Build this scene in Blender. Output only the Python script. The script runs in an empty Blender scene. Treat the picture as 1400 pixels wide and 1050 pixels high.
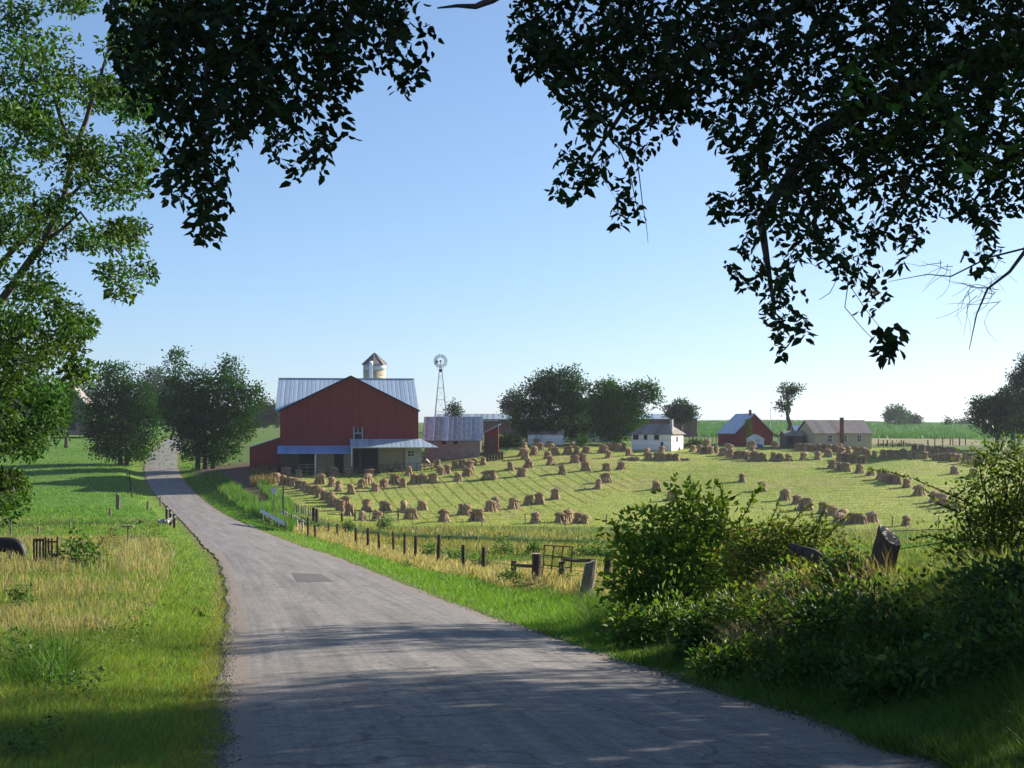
import bpy, math, random
import numpy as np
from mathutils import Vector, Matrix
R = math.radians
random.seed(7)
rng = np.random.default_rng(7)
sc = bpy.context.scene
COL = sc.collection

# ---------------------------------------------------------------- camera, sky, sun
F, CX, HY = 1944.0, 700.0, 585.0            # focal length, centre column and horizon row in 1400 px units
SUN_AZ, SUN_EL = 58.0, 21.5                 # clockwise from +Y, above the horizon
cam = bpy.data.cameras.new("camera")
cam.sensor_width = 36
cam.lens = 36 * F / 1400
cam.shift_y = 60 / 1400
cam.clip_start = 0.1
cam.clip_end = 12000
camo = bpy.data.objects.new("camera", cam)
camo.rotation_euler = (R(90), 0, 0)
COL.objects.link(camo)
sc.camera = camo
w = bpy.data.worlds.new("World")
sc.world = w
w.use_nodes = True
sky = w.node_tree.nodes.new('ShaderNodeTexSky')
sky.sky_type = 'NISHITA'
sky.sun_disc = False
sky.sun_elevation = R(SUN_EL)
sky.sun_rotation = R(SUN_AZ)
sky.altitude = 2000
sky.air_density = 0.95
sky.dust_density = 3.0
sky.ozone_density = 5.8
soft = w.node_tree.nodes.new('ShaderNodeGamma')          # evens out the sky from horizon to zenith
soft.inputs['Gamma'].default_value = 0.75
w.node_tree.links.new(sky.outputs[0], soft.inputs[0])
w.node_tree.links.new(soft.outputs[0], w.node_tree.nodes['Background'].inputs[0])
w.node_tree.nodes['Background'].inputs[1].default_value = 0.112
SUN = Vector((math.sin(R(SUN_AZ)) * math.cos(R(SUN_EL)), math.cos(R(SUN_AZ)) * math.cos(R(SUN_EL)), math.sin(R(SUN_EL))))
sl = bpy.data.lights.new("sun", 'SUN')
sl.energy = 5.0
sl.angle = R(0.5)
sl.color = (1.0, 0.92, 0.79)
slo = bpy.data.objects.new("sun", sl)
slo.rotation_euler = SUN.to_track_quat('Z', 'Y').to_euler()
slo.location = (60, 40, 60)
COL.objects.link(slo)
sc.view_settings.view_transform = 'Standard'
sc.view_settings.look = 'None'
sc.view_settings.exposure = 1.27
sc.view_settings.gamma = 1
sc.view_settings.use_curve_mapping = False
sc.cycles.max_bounces = 6
sc.cycles.diffuse_bounces = 3
sc.cycles.transmission_bounces = 3
sc.cycles.volume_bounces = 0

# ---------------------------------------------------------------- materials
def nodes_of(name):
    m = bpy.data.materials.new(name)
    m.use_nodes = True
    nt = m.node_tree
    return m, nt, nt.nodes['Principled BSDF'], nt.nodes['Material Output']

def N(nt, t, **k):
    n = nt.nodes.new(t)
    for a, b in k.items():
        if a.startswith('i_'):
            n.inputs[a[2:].replace('_', ' ')].default_value = b
        else:
            setattr(n, a, b)
    return n

def ramp(nt, fac, stops):
    r = nt.nodes.new('ShaderNodeValToRGB')
    el = r.color_ramp.elements
    el[0].position, el[0].color = stops[0][0], (*stops[0][1], 1)
    el[1].position, el[1].color = stops[-1][0], (*stops[-1][1], 1)
    for p, c in stops[1:-1]:
        e = el.new(p)
        e.color = (*c, 1)
    nt.links.new(fac, r.inputs[0])
    return r.outputs[0]

def mixc(nt, a, b, fac, mode='MIX'):
    n = nt.nodes.new('ShaderNodeMix')
    n.data_type = 'RGBA'
    n.blend_type = mode
    for s, v in ((0, fac), (6, a), (7, b)):
        if isinstance(v, (int, float)):
            n.inputs[s].default_value = v
        elif isinstance(v, tuple):
            n.inputs[s].default_value = (*v, 1)
        else:
            nt.links.new(v, n.inputs[s])
    return n.outputs[2]

def noise(nt, scale, detail=4, rough=.6, vec=None, stretch=None, obj=False):
    n = N(nt, 'ShaderNodeTexNoise', i_Scale=scale, i_Detail=detail, i_Roughness=rough)
    if vec is None:
        vec = nt.nodes.new('ShaderNodeTexCoord').outputs['Object']
    if stretch:
        mp = nt.nodes.new('ShaderNodeMapping')
        mp.inputs['Scale'].default_value = stretch
        nt.links.new(vec, mp.inputs[0])
        vec = mp.outputs[0]
    nt.links.new(vec, n.inputs['Vector'])
    return n.outputs['Fac']

def bump(nt, p, h, strength=.4, dist=.02):
    b = N(nt, 'ShaderNodeBump', i_Strength=strength, i_Distance=dist)
    nt.links.new(h, b.inputs['Height'])
    nt.links.new(b.outputs[0], p.inputs['Normal'])

def m_simple(name, c1, c2, scale=3, rough=.8, metal=0, stretch=None, spec=.3, b=0, bd=.02):
    m, nt, p, o = nodes_of(name)
    f = noise(nt, scale, stretch=stretch)
    nt.links.new(ramp(nt, f, [(.3, c1), (.7, c2)]), p.inputs['Base Color'])
    p.inputs['Roughness'].default_value = rough
    p.inputs['Metallic'].default_value = metal
    p.inputs['Specular IOR Level'].default_value = spec
    if b:
        bump(nt, p, noise(nt, scale * 3, stretch=stretch), b, bd)
    return m

def m_boards(name, c1, c2, width, axis='X', rough=.85, dirt=.25, metal=0, depth=.015, ribs=False):
    """boards or sheet metal with one seam every <width> metres"""
    m, nt, p, o = nodes_of(name)
    tc = nt.nodes.new('ShaderNodeTexCoord').outputs['Object']
    sp = nt.nodes.new('ShaderNodeSeparateXYZ')
    nt.links.new(tc, sp.inputs[0])
    a = sp.outputs[axis]
    mu = N(nt, 'ShaderNodeMath', operation='MULTIPLY')
    nt.links.new(a, mu.inputs[0]); mu.inputs[1].default_value = 1 / width
    fl = N(nt, 'ShaderNodeMath', operation='FLOOR'); nt.links.new(mu.outputs[0], fl.inputs[0])
    fr = N(nt, 'ShaderNodeMath', operation='FRACT'); nt.links.new(mu.outputs[0], fr.inputs[0])
    wn = N(nt, 'ShaderNodeTexWhiteNoise', noise_dimensions='1D'); nt.links.new(fl.outputs[0], wn.inputs['W'])
    base = mixc(nt, c1, c2, wn.outputs['Value'])
    st = (1, 1, .12) if axis != 'Z' else (.12, .12, 1)
    n1 = noise(nt, 2.2, 6, .7, vec=tc, stretch=st)
    base = mixc(nt, base, mixc(nt, base, (.50, .52, .56), 1.0, 'MULTIPLY'), ramp(nt, n1, [(.45, (0, 0, 0)), (.75, (dirt * 2,) * 3)]))
    nt.links.new(base, p.inputs['Base Color'])
    seam = N(nt, 'ShaderNodeMath', operation='PINGPONG'); nt.links.new(fr.outputs[0], seam.inputs[0]); seam.inputs[1].default_value = .5
    s2 = ramp(nt, seam.outputs[0], [(0, (0, 0, 0)), (.1 if not ribs else .2, (1, 1, 1))])
    bump(nt, p, s2, .6, depth)
    p.inputs['Roughness'].default_value = rough
    p.inputs['Metallic'].default_value = metal
    p.inputs['Specular IOR Level'].default_value = .25
    return m

def m_leaf(name, tint=(1, 1, 1), trans=.35, rough=.45, spec=.35, tmul=(1.5, 1.5, .5)):
    m, nt, p, o = nodes_of(name)
    at = N(nt, 'ShaderNodeAttribute', attribute_name='Col')
    c = mixc(nt, at.outputs['Color'], tint, 1.0, 'MULTIPLY')
    nt.links.new(c, p.inputs['Base Color'])
    p.inputs['Roughness'].default_value = rough
    p.inputs['Specular IOR Level'].default_value = spec
    tr = nt.nodes.new('ShaderNodeBsdfTranslucent')
    nt.links.new(mixc(nt, c, tmul, 1.0, 'MULTIPLY'), tr.inputs[0])
    mx = nt.nodes.new('ShaderNodeMixShader')
    mx.inputs[0].default_value = trans
    nt.links.new(p.outputs[0], mx.inputs[1]); nt.links.new(tr.outputs[0], mx.inputs[2])
    nt.links.new(mx.outputs[0], o.inputs[0])
    return m

M = {}
M['leaf'] = m_leaf('leaf', spec=.18, rough=.55)
M['leaf_far'] = m_leaf('leaf_far', tint=(.50, .68, .36), trans=.28, rough=.8, spec=.0)
M['leaf_near'] = m_leaf('leaf_near', trans=.15, rough=.6, spec=.12)
M['grass'] = m_leaf('grass', trans=.4, rough=.5, spec=.25, tmul=(1.3, 1.5, .6))
M['bark'] = m_simple('bark', (.05, .04, .03), (.13, .105, .08), 6, .95, stretch=(1, 1, .25), b=.8, bd=.03)
M['twig'] = m_simple('twig', (.03, .022, .015), (.07, .055, .04), 20, .9)
M['wood'] = m_simple('weathered_wood', (.10, .075, .055), (.24, .20, .16), 9, .9, stretch=(1, 1, .15), b=.6, bd=.01)
M['dark_wood'] = m_simple('dark_wood', (.035, .024, .018), (.11, .075, .055), 7, .95, stretch=(1, 1, .2), b=1, bd=.03)
M['cut_wood'] = m_simple('cut_wood', (.30, .24, .19), (.48, .41, .34), 14, .9, b=.6, bd=.01)
M['red'] = m_boards('red_siding', (.17, .026, .030), (.195, .031, .033), .3, 'X', dirt=.3, depth=.005)
M['red_side'] = m_boards('red_siding_side', (.16, .022, .026), (.215, .036, .036), .3, 'Y', dirt=.2)
M['metal_roof'] = m_boards('metal_roof', (.36, .45, .55), (.50, .60, .69), .62, 'X', .5, .35, .35, .03, True)
M['metal_roof_side'] = m_boards('metal_roof_side', (.36, .42, .55), (.55, .60, .70), .62, 'Y', .5, .35, .35, .03, True)
M['porch_roof'] = m_boards('porch_roof', (.20, .31, .58), (.26, .38, .66), .6, 'X', .5, .1, .2, .02, True)
M['rust_roof'] = m_boards('rust_roof', (.44, .52, .60), (.24, .27, .29), .7, 'X', .55, .6, .25, .03, True)
M['grey_roof'] = m_boards('grey_roof', (.20, .17, .155), (.27, .24, .22), .9, 'X', .9, .4)
M['block'] = m_simple('block_wall', (.19, .16, .15), (.30, .26, .24), 1.5, .95, b=.4)
M['brown_wall'] = m_simple('brown_wall', (.06, .045, .04), (.11, .085, .075), 2, .9)
M['beige'] = m_boards('beige_panel', (.29, .235, .15), (.34, .28, .185), .9, 'X', .8, .15)
M['yellow'] = m_boards('cream_siding', (.44, .38, .25), (.48, .42, .28), .18, 'Z', .85, .15, depth=.02)
M['white'] = m_simple('white_paint', (.62, .62, .60), (.80, .80, .78), 2.5, .7)
M['white_boards'] = m_boards('white_boards', (.66, .66, .64), (.78, .78, .76), .3, 'Z', .7, .2)
M['offwhite'] = m_simple('off_white', (.52, .50, .46), (.66, .64, .60), 2, .8)
M['concrete'] = m_simple('concrete', (.33, .31, .28), (.46, .44, .40), 4, .95, b=.4)
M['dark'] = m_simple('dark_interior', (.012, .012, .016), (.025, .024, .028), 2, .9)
M['glass'] = m_simple('window_glass', (.02, .024, .03), (.03, .035, .04), 2, .12, spec=.6)
M['silo'] = m_boards('silo_staves', (.46, .38, .24), (.56, .47, .31), .5, 'Z', .85, .3)
M['silo_top'] = m_boards('silo_upper', (.40, .42, .43), (.50, .52, .52), .5, 'Z', .7, .2)
M['brick'] = m_simple('red_brick', (.16, .055, .04), (.24, .09, .065), 8, .9, b=.4)
M['steel'] = m_simple('galvanised_steel', (.30, .32, .34), (.44, .46, .48), 6, .45, .6)
M['dark_steel'] = m_simple('dark_steel', (.05, .05, .055), (.10, .10, .11), 6, .5, .4)
M['rail'] = m_simple('guardrail_steel', (.42, .45, .50), (.55, .58, .62), 3, .4, .7)
M['rust'] = m_simple('rusty_steel', (.07, .035, .022), (.16, .075, .045), 12, .8, .2, b=.4)
M['blue'] = m_simple('blue_tarp', (.02, .06, .28), (.03, .09, .36), 4, .6)
M['sign'] = m_simple('sign_back', (.42, .46, .52), (.52, .56, .62), 3, .5, .4)
M['black_coat'] = m_simple('black_coat', (.008, .007, .007), (.02, .016, .014), 5, .6)
M['horn'] = m_simple('hoof', (.04, .035, .03), (.07, .06, .05), 9, .6)
M['stone'] = m_simple('pale_stone', (.38, .37, .34), (.58, .57, .54), 5, .9, b=.6)
m, nt, p, o = nodes_of('pied_coat')
f = noise(nt, 1.6, 2, .4)
nt.links.new(ramp(nt, f, [(.50, (.012, .011, .011)), (.54, (.62, .60, .56))]), p.inputs['Base Color'])
M['pied'] = m
m, nt, p, o = nodes_of('straw')
tc = nt.nodes.new('ShaderNodeTexCoord').outputs['Object']
oi = nt.nodes.new('ShaderNodeObjectInfo')
f = noise(nt, 9, 5, .75, vec=tc, stretch=(1, 1, .12))
c = ramp(nt, f, [(.25, (.12, .070, .038)), (.5, (.40, .265, .14)), (.8, (.68, .50, .29))])
c = mixc(nt, c, mixc(nt, c, (.75, .72, .78), 1.0, 'MULTIPLY'), oi.outputs['Random'])
nt.links.new(c, p.inputs['Base Color'])
p.inputs['Roughness'].default_value = .75
p.inputs['Specular IOR Level'].default_value = .2
bump(nt, p, noise(nt, 16, 3, .7, vec=tc, stretch=(1, 1, .1)), .8, .05)
M['straw'] = m

# asphalt: fine aggregate, long wheel tracks, worn pale edges, tar-dark stains
m, nt, p, o = nodes_of('asphalt')
uv = N(nt, 'ShaderNodeUVMap', uv_map='UVMap').outputs[0]
tc = nt.nodes.new('ShaderNodeTexCoord').outputs['Object']
sp = nt.nodes.new('ShaderNodeSeparateXYZ'); nt.links.new(uv, sp.inputs[0])
g = noise(nt, 60, 3, .8, vec=tc)
g2 = noise(nt, 9, 6, .8, vec=tc)
lg = noise(nt, 1.0, 5, .6, vec=uv, stretch=(9, .10, 1))
lg2 = noise(nt, 1.0, 6, .75, vec=uv, stretch=(26, .05, 1))
big = noise(nt, .22, 4, .6, vec=tc)
c = ramp(nt, lg, [(.32, (.11, .109, .11)), (.5, (.195, .188, .182)), (.68, (.285, .27, .255))])
c = mixc(nt, c, ramp(nt, lg2, [(.35, (.11, .107, .105)), (.65, (.33, .305, .285))]), .45)
vo = N(nt, 'ShaderNodeTexVoronoi', feature='DISTANCE_TO_EDGE', i_Scale=.42)
wv_ = nt.nodes.new('ShaderNodeVectorMath'); wv_.operation = 'ADD'; nn_ = N(nt, 'ShaderNodeTexNoise', i_Scale=1.1, i_Detail=5.0); nt.links.new(tc, nn_.inputs['Vector'])
nt.links.new(tc, wv_.inputs[0]); nt.links.new(nn_.outputs['Color'], wv_.inputs[1]); nt.links.new(wv_.outputs[0], vo.inputs['Vector'])
c = mixc(nt, c, (.055, .052, .05), ramp(nt, vo.outputs['Distance'], [(.0, (.75, .75, .75)), (.012, (0, 0, 0))]))
mid_ = noise(nt, 16, 4, .85, vec=tc)
c = mixc(nt, c, ramp(nt, mid_, [(.34, (.80, .80, .81)), (.66, (1.16, 1.155, 1.15))]), 1.0, 'MULTIPLY')
c = mixc(nt, c, (.26, .225, .19), ramp(nt, big, [(.5, (0, 0, 0)), (.8, (.45, .45, .45))]))
g3 = noise(nt, 4, 4, .7, vec=tc)
c = mixc(nt, c, ramp(nt, g3, [(.3, (.72, .72, .73)), (.7, (1.2, 1.19, 1.17))]), 1.0, 'MULTIPLY')
c = mixc(nt, c, ramp(nt, g, [(.3, (.55, .55, .56)), (.7, (1.35, 1.33, 1.3))]), 1.0, 'MULTIPLY')
c = mixc(nt, c, ramp(nt, g2, [(.3, (.82, .81, .8)), (.7, (1.15, 1.13, 1.1))]), 1.0, 'MULTIPLY')
ed = N(nt, 'ShaderNodeMath', operation='PINGPONG'); nt.links.new(sp.outputs['X'], ed.inputs[0]); ed.inputs[1].default_value = .5
edn = N(nt, 'ShaderNodeMath', operation='MULTIPLY_ADD'); nt.links.new(g2, edn.inputs[0]); edn.inputs[1].default_value = -.09; nt.links.new(ed.outputs[0], edn.inputs[2])
c = mixc(nt, c, (.21, .17, .135), ramp(nt, edn.outputs[0], [(-.0, (.9, .9, .9)), (.035, (0, 0, 0))]))
nt.links.new(c, p.inputs['Base Color'])
p.inputs['Roughness'].default_value = .8
p.inputs['Specular IOR Level'].default_value = .35
bump(nt, p, g, .6, .012)
M['asphalt'] = m
M['stump'] = m_simple('stump_bark', (.06, .035, .025), (.17, .105, .07), 7, .95, stretch=(1, 1, .2), b=1, bd=.03)
M['grit'] = m_simple('grit', (.10, .09, .08), (.24, .22, .20), 30, .9)
M['patch'] = m_simple('asphalt_patch', (.075, .07, .068), (.125, .115, .108), 6, .9, b=.5)
M['patch_pale'] = m_simple('asphalt_patch_pale', (.17, .165, .17), (.22, .215, .22), 30, .9, b=.5)

# ground: zone colours come with the mesh; noise, clumps and drill rows on top
m, nt, p, o = nodes_of('ground')
at = N(nt, 'ShaderNodeAttribute', attribute_name='Col')
zn = N(nt, 'ShaderNodeAttribute', attribute_name='Zone')
zs = nt.nodes.new('ShaderNodeSeparateColor'); nt.links.new(zn.outputs['Color'], zs.inputs[0])
tc = nt.nodes.new('ShaderNodeTexCoord').outputs['Object']
n1 = noise(nt, 3.2, 5, .75, vec=tc)
n2 = noise(nt, .35, 5, .65, vec=tc)
n3 = noise(nt, .045, 4, .6, vec=tc)
c = mixc(nt, at.outputs['Color'], ramp(nt, n1, [(.3, (.62, .66, .6)), (.7, (1.4, 1.34, 1.3))]), 1.0, 'MULTIPLY')
c = mixc(nt, c, ramp(nt, n2, [(.3, (.72, .84, .8)), (.7, (1.3, 1.16, 1.2))]), 1.0, 'MULTIPLY')
c = mixc(nt, c, ramp(nt, n3, [(.3, (.86, .97, .9)), (.7, (1.16, 1.03, 1.1))]), 1.0, 'MULTIPLY')
def rows(rot, scale, dist, lo, hi, zch, amt, stops):
    global c
    mp = nt.nodes.new('ShaderNodeMapping'); mp.inputs['Rotation'].default_value = (0, 0, R(rot)); nt.links.new(tc, mp.inputs[0])
    wv = N(nt, 'ShaderNodeTexWave', i_Scale=scale, i_Distortion=dist, i_Detail=3.0); wv.inputs['Detail Scale'].default_value = .25
    nt.links.new(mp.outputs[0], wv.inputs[0])
    k = ramp(nt, wv.outputs['Fac'], stops)
    fac = N(nt, 'ShaderNodeMath', operation='MULTIPLY'); nt.links.new(zs.outputs[zch], fac.inputs[0]); fac.inputs[1].default_value = amt
    c = mixc(nt, c, k, fac.outputs[0], 'MULTIPLY')
rows(-10.5, .19, .6, 0, 0, 0, 1.0, [(.0, (.38, .45, .35)), (.16, (1, 1, 1))])
rows(92, .15, 1.4, 0, 0, 1, .6, [(.1, (.62, .72, .6)), (.5, (1.08, 1.08, 1.08))])
rows(8, .30, 2.5, 0, 0, 2, 1.0, [(.1, (.55, .6, .6)), (.6, (1.15, 1.15, 1.1))])
nt.links.new(c, p.inputs['Base Color'])
p.inputs['Roughness'].default_value = .95
p.inputs['Specular IOR Level'].default_value = .1
bump(nt, p, n1, .9, .12)
M['ground'] = m

# ---------------------------------------------------------------- helpers
def tag(o, label=None, cat=None, group=None, kind=None):
    if label: o['label'] = label
    if cat: o['category'] = cat
    if group: o['group'] = group
    if kind: o['kind'] = kind
    return o

def link(name, me, parent=None):
    o = bpy.data.objects.new(name, me)
    COL.objects.link(o)
    if parent: o.parent = parent
    return o

def empty(name, loc, label, cat, group=None, rz=0):
    o = bpy.data.objects.new(name, None)
    o.empty_display_size = .2
    o.location = loc
    o.rotation_euler = (0, 0, rz)
    COL.objects.link(o)
    return tag(o, label, cat, group)

def nmesh(name, V, Fc, mat, col=None, smooth=False):
    V = np.ascontiguousarray(V, dtype=np.float32); Fc = np.ascontiguousarray(Fc, dtype=np.int32)
    me = bpy.data.meshes.new(name)
    k = Fc.shape[1]
    me.vertices.add(len(V)); me.vertices.foreach_set('co', V.ravel())
    me.loops.add(Fc.size); me.loops.foreach_set('vertex_index', Fc.ravel())
    me.polygons.add(len(Fc))
    me.polygons.foreach_set('loop_start', np.arange(0, Fc.size, k, dtype=np.int32))
    me.polygons.foreach_set('loop_total', np.full(len(Fc), k, dtype=np.int32))
    if smooth: me.polygons.foreach_set('use_smooth', np.ones(len(Fc), dtype=bool))
    me.materials.append(mat)
    if col is not None:
        a = me.color_attributes.new('Col', 'FLOAT_COLOR', 'POINT')
        c4 = np.ones((len(V), 4), dtype=np.float32); c4[:, :3] = col
        a.data.foreach_set('color', c4.ravel())
    me.update(calc_edges=True)
    return me

class MB:
    def __init__(s): s.v = []; s.f = []
    def add(s, v, f):
        n = len(s.v); s.v += [tuple(a) for a in v]; s.f += [tuple(i + n for i in q) for q in f]; return s
    def box(s, x0, x1, y0, y1, z0, z1):
        return s.add([(x0, y0, z0), (x1, y0, z0), (x1, y1, z0), (x0, y1, z0), (x0, y0, z1), (x1, y0, z1), (x1, y1, z1), (x0, y1, z1)],
                     [(0, 3, 2, 1), (4, 5, 6, 7), (0, 1, 5, 4), (1, 2, 6, 5), (2, 3, 7, 6), (3, 0, 4, 7)])
    def prism(s, pts, y0, y1):               # outline in x,z pushed along y
        n = len(pts)
        return s.add([(x, y0, z) for x, z in pts] + [(x, y1, z) for x, z in pts],
                     [tuple(range(n)), tuple(range(2 * n - 1, n - 1, -1))] + [(i, i + n, (i + 1) % n + n, (i + 1) % n) for i in range(n)])
    def slab(s, a, b, c, d, t):              # four corners, thickness downwards
        P = [Vector(q) for q in (a, b, c, d)]
        n = (P[1] - P[0]).cross(P[3] - P[0]).normalized()
        if n.z < 0: n = -n
        return s.add(P + [q - n * t for q in P], [(0, 1, 2, 3), (7, 6, 5, 4), (0, 4, 5, 1), (1, 5, 6, 2), (2, 6, 7, 3), (3, 7, 4, 0)])
    def tube(s, pts, rad, n=6, cap=True):
        pts = [Vector(q) for q in pts]
        if isinstance(rad, (int, float)): rad = [rad] * len(pts)
        vs = []; fs = []
        for i, q in enumerate(pts):
            t = (pts[min(i + 1, len(pts) - 1)] - pts[max(i - 1, 0)]).normalized()
            a = t.orthogonal().normalized() if abs(t.z) > .99 else t.cross(Vector((0, 0, 1))).normalized()
            b = t.cross(a)
            for k in range(n):
                th = 2 * math.pi * k / n
                vs.append(q + (a * math.cos(th) + b * math.sin(th)) * rad[i])
        for i in range(len(pts) - 1):
            for k in range(n):
                fs.append((i * n + k, i * n + (k + 1) % n, (i + 1) * n + (k + 1) % n, (i + 1) * n + k))
        if cap:
            fs.append(tuple(range(n - 1, -1, -1))); fs.append(tuple((len(pts) - 1) * n + k for k in range(n)))
        return s.add(vs, fs)
    def lathe(s, prof, n=16, c=(0, 0)):
        return s.tube([(c[0], c[1], z) for r, z in prof], [max(r, .001) for r, z in prof], n)
    def build(s, name, mat, parent=None, smooth=False, jit=0):
        me = bpy.data.meshes.new(name)
        v = s.v
        if jit: v = [(a + random.gauss(0, jit), b + random.gauss(0, jit), c + random.gauss(0, jit)) for a, b, c in v]
        me.from_pydata(v, [], s.f)
        me.materials.append(mat)
        if smooth:
            me.polygons.foreach_set('use_smooth', [True] * len(me.polygons))
        me.update()
        return link(name, me, parent)

# ---------------------------------------------------------------- terrain
def PX(px, d): return (px - CX) / F * d
def PZ(py, d): return -(py - HY) / F * d
# road: depth, left px, right px, row
RT = [(10.3, 293, 1300, 1050), (13, 300, 1095, 984), (16.3, 302, 942, 934), (21.5, 310, 803, 887), (27, 314, 701, 853),
      (33, 315, 641, 832), (43, 313, 560, 800), (55, 306, 497, 775), (68, 297, 452, 757), (96, 275, 386, 735),
      (125, 257, 340, 717), (155, 240, 300, 700), (190, 209, 266, 671), (225, 199, 244, 648), (245, 195, 241, 632),
      (300, 220, 255, 606), (340, 234, 264, 598), (400, 252, 279, 591), (480, 285, 307, 586)]
_d = np.array([r[0] for r in RT], float)
_c = np.array([((r[1] + r[2]) / 2 - CX) / F * r[0] for r in RT])
_h = np.array([(r[2] - r[1]) / 2 / F * r[0] for r in RT])
_z = np.array([PZ(r[3], r[0]) for r in RT])
_d = np.concatenate([[-30, 0, 4], _d]); _c = np.concatenate([[4.2, 1.9, 1.4], _c]); _h = np.concatenate([[2.65, 2.65, 2.65], _h]); _z = np.concatenate([[.4, -1.72, -2.02], _z])
_s = np.arcsinh(_d / 8)
_sg = np.linspace(_s[0], _s[-1], 900)
def _sm(v, k):
    g = np.interp(_sg, _s, v); kk = np.exp(-.5 * (np.arange(-3 * k, 3 * k + 1) / k) ** 2); kk /= kk.sum()
    return np.convolve(np.pad(g, 3 * k, mode='reflect', reflect_type='odd'), kk, mode='valid')
_cg, _hg, _zg = _sm(_c, 10), _sm(_h, 14), _sm(_z, 10)
def road_c(d): return np.interp(np.arcsinh(np.asarray(d) / 8), _sg, _cg)
def road_h(d): return np.interp(np.arcsinh(np.asarray(d) / 8), _sg, _hg)
def road_z(d): return np.interp(np.arcsinh(np.asarray(d) / 8), _sg, _zg)

CP = [  # px, row, depth of points where the ground is seen (or must be)
 (150,1045,11),(-100,1050,12),(0,935,18.5),(200,935,17),(0,862,32),(200,855,28),(0,815,43),(200,803,43),(0,776,58),(200,768,62),
 (-400,770,60),(-400,950,18),(-900,1020,14),(-1500,1000,14),(-2500,1000,10),
 (0,730,100),(150,729,100),(0,705,130),(150,706,130),(-300,722,110),(0,682,165),(150,677,170),(0,657,200),(150,652,205),
 (0,632,240),(130,632,240),(-300,650,200),(0,607,300),(130,606,300),(60,592,400),(150,593,420),(0,578,550),(150,577,600),
 (-300,592,380),(-1500,650,150),(-1500,600,350),(0,566,800),(150,567,800),(250,574,700),(360,592,400),(365,603,320),(335,622,265),(300,640,230),(375,583,600),
 (430,730,115),(450,746,88),(600,781,66),(700,793,52),(505,756,88),(800,815,38),(660,812,44),(620,800,48),(560,790,58),
 (600,744,110),(700,747,106),(800,749,103),(900,750,100),(500,728,128),(400,704,142),(425,708,135),
 (600,717,140),(700,717,140),(800,718,140),(500,716,143),(455,703,152),
 (400,672,175),(450,681,167),(520,701,157),(620,700,157),(720,692,162),(760,683,167),(380,663,182),
 (500,671,177),(600,661,183),(700,651,189),(770,648,191),(850,643,194),(560,651,190),(450,651,191),
 (598,641,197),(660,637,200),(720,625,209),(800,621,211),(860,624,208),(900,631,204),(1000,629,206),(1100,631,205),(1180,635,204),(1240,628,208),(1300,633,205),(1396,629,208),
 (820,670,175),(900,672,174),(1015,660,180),(1042,672,173),(1100,696,158),(1150,713,147),(1192,717,144),(1240,721,141),(1300,699,155),(1257,678,167),(1200,657,181),(1305,650,187),(1400,691,158),(1400,656,182),
 (730,613,224),(850,615,222),(930,615,221),(1060,615,222),(1140,617,220),(400,646,197),(480,644,198),(570,640,201),(620,626,214),(657,618,218),(350,640,200),
 (700,604,252),(800,606,245),(1020,608,246),(1150,610,238),(1200,609,248),(1300,611,240),(1400,611,245),
 (1250,604,300),(1300,602,330),(1200,601,320),(1000,599,330),(1350,599,350),(1250,594,430),(1000,592,420),(1400,593,430),(700,594,350),(560,590,360),(460,590,400),
 (950,577.5,800),(1100,577,800),(1250,580,800),(1400,581,800),(2000,582,800),(700,581,700),(520,583,500),(420,584,560),
 (1000,582,1500),(1400,584,1500),(600,584,1500),(100,572,1500),(-400,575,1500),(-2000,580,800),(-3000,585,2000),(3500,585,2000),(1000,584,2600),(200,580,2600),
 (900,880,22),(900,853,28),(900,822,36),(920,792,52),(900,760,85),(1000,903,18.5),(1000,860,24),(1000,822,34),
 (1100,955,13.6),(1100,885,16.8),(1100,852,20),(1100,818,26),(1100,790,44),(1100,765,70),(1100,748,100),
 (1250,1015,11),(1250,915,14.6),(1250,842,17.8),(1250,822,21),(1250,806,27),(1250,780,42),(1250,765,65),(1250,742,108),
 (1400,1010,9.6),(1400,905,12),(1400,842,15),(1400,815,19),(1400,792,28),(1400,762,48),(1400,738,95),
 (1900,800,14),(1900,785,22),(1900,745,45),(1700,900,9),(2600,900,7),(2600,760,20),(1800,705,100),(1800,690,150),(1800,652,200),(1800,612,300),(2600,700,80),(3500,660,150),(3500,610,400)]
P3 = [(PX(a, d), d, PZ(b, d)) for a, b, d in CP]
P3 += [(0, 1, -1.72), (-5, 2, -1.95), (-10, 5, -2.4), (5, 2, -1.5), (6, 5, -1.55), (11, 5, -.9), (11, 11, -1.1), (16, 16, -.9), (-3, 6, -2.2), (-8, 8, -2.5), (0, 6, -2.15)]
P3 += [(float(road_c(d)), d, float(road_z(d)) - .02) for d in (10, 16, 25, 40, 60, 90, 120, 155, 190, 240, 300, 400)]
P3 = np.array(P3)
def _feat(x, y): return np.stack([np.arctan(np.asarray(x) / np.maximum(y, .5)) * 2.2, np.log(np.maximum(y, .5))], -1)
_C = _feat(P3[:, 0], P3[:, 1]); _W = P3[:, 2] / (P3[:, 1] + 8)
def _U(r2): return np.where(r2 > 1e-12, r2 * np.log(np.maximum(r2, 1e-12)), 0)
_n = len(_C)
_K = _U(((_C[:, None] - _C[None]) ** 2).sum(-1)) + np.eye(_n) * 2e-3
_P = np.hstack([np.ones((_n, 1)), _C])
_A = np.zeros((_n + 3, _n + 3)); _A[:_n, :_n] = _K; _A[:_n, _n:] = _P; _A[_n:, :_n] = _P.T
_sol = np.linalg.solve(_A, np.concatenate([_W, np.zeros(3)]))
def creek_d(px): return np.interp(px, [-400, 0, 150, 235, 345, 400, 500, 600, 700, 800, 900, 1100, 1400, 1900], [108, 112, 117, 121, 126, 127, 125, 121, 116, 113, 110, 106, 102, 98])
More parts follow.
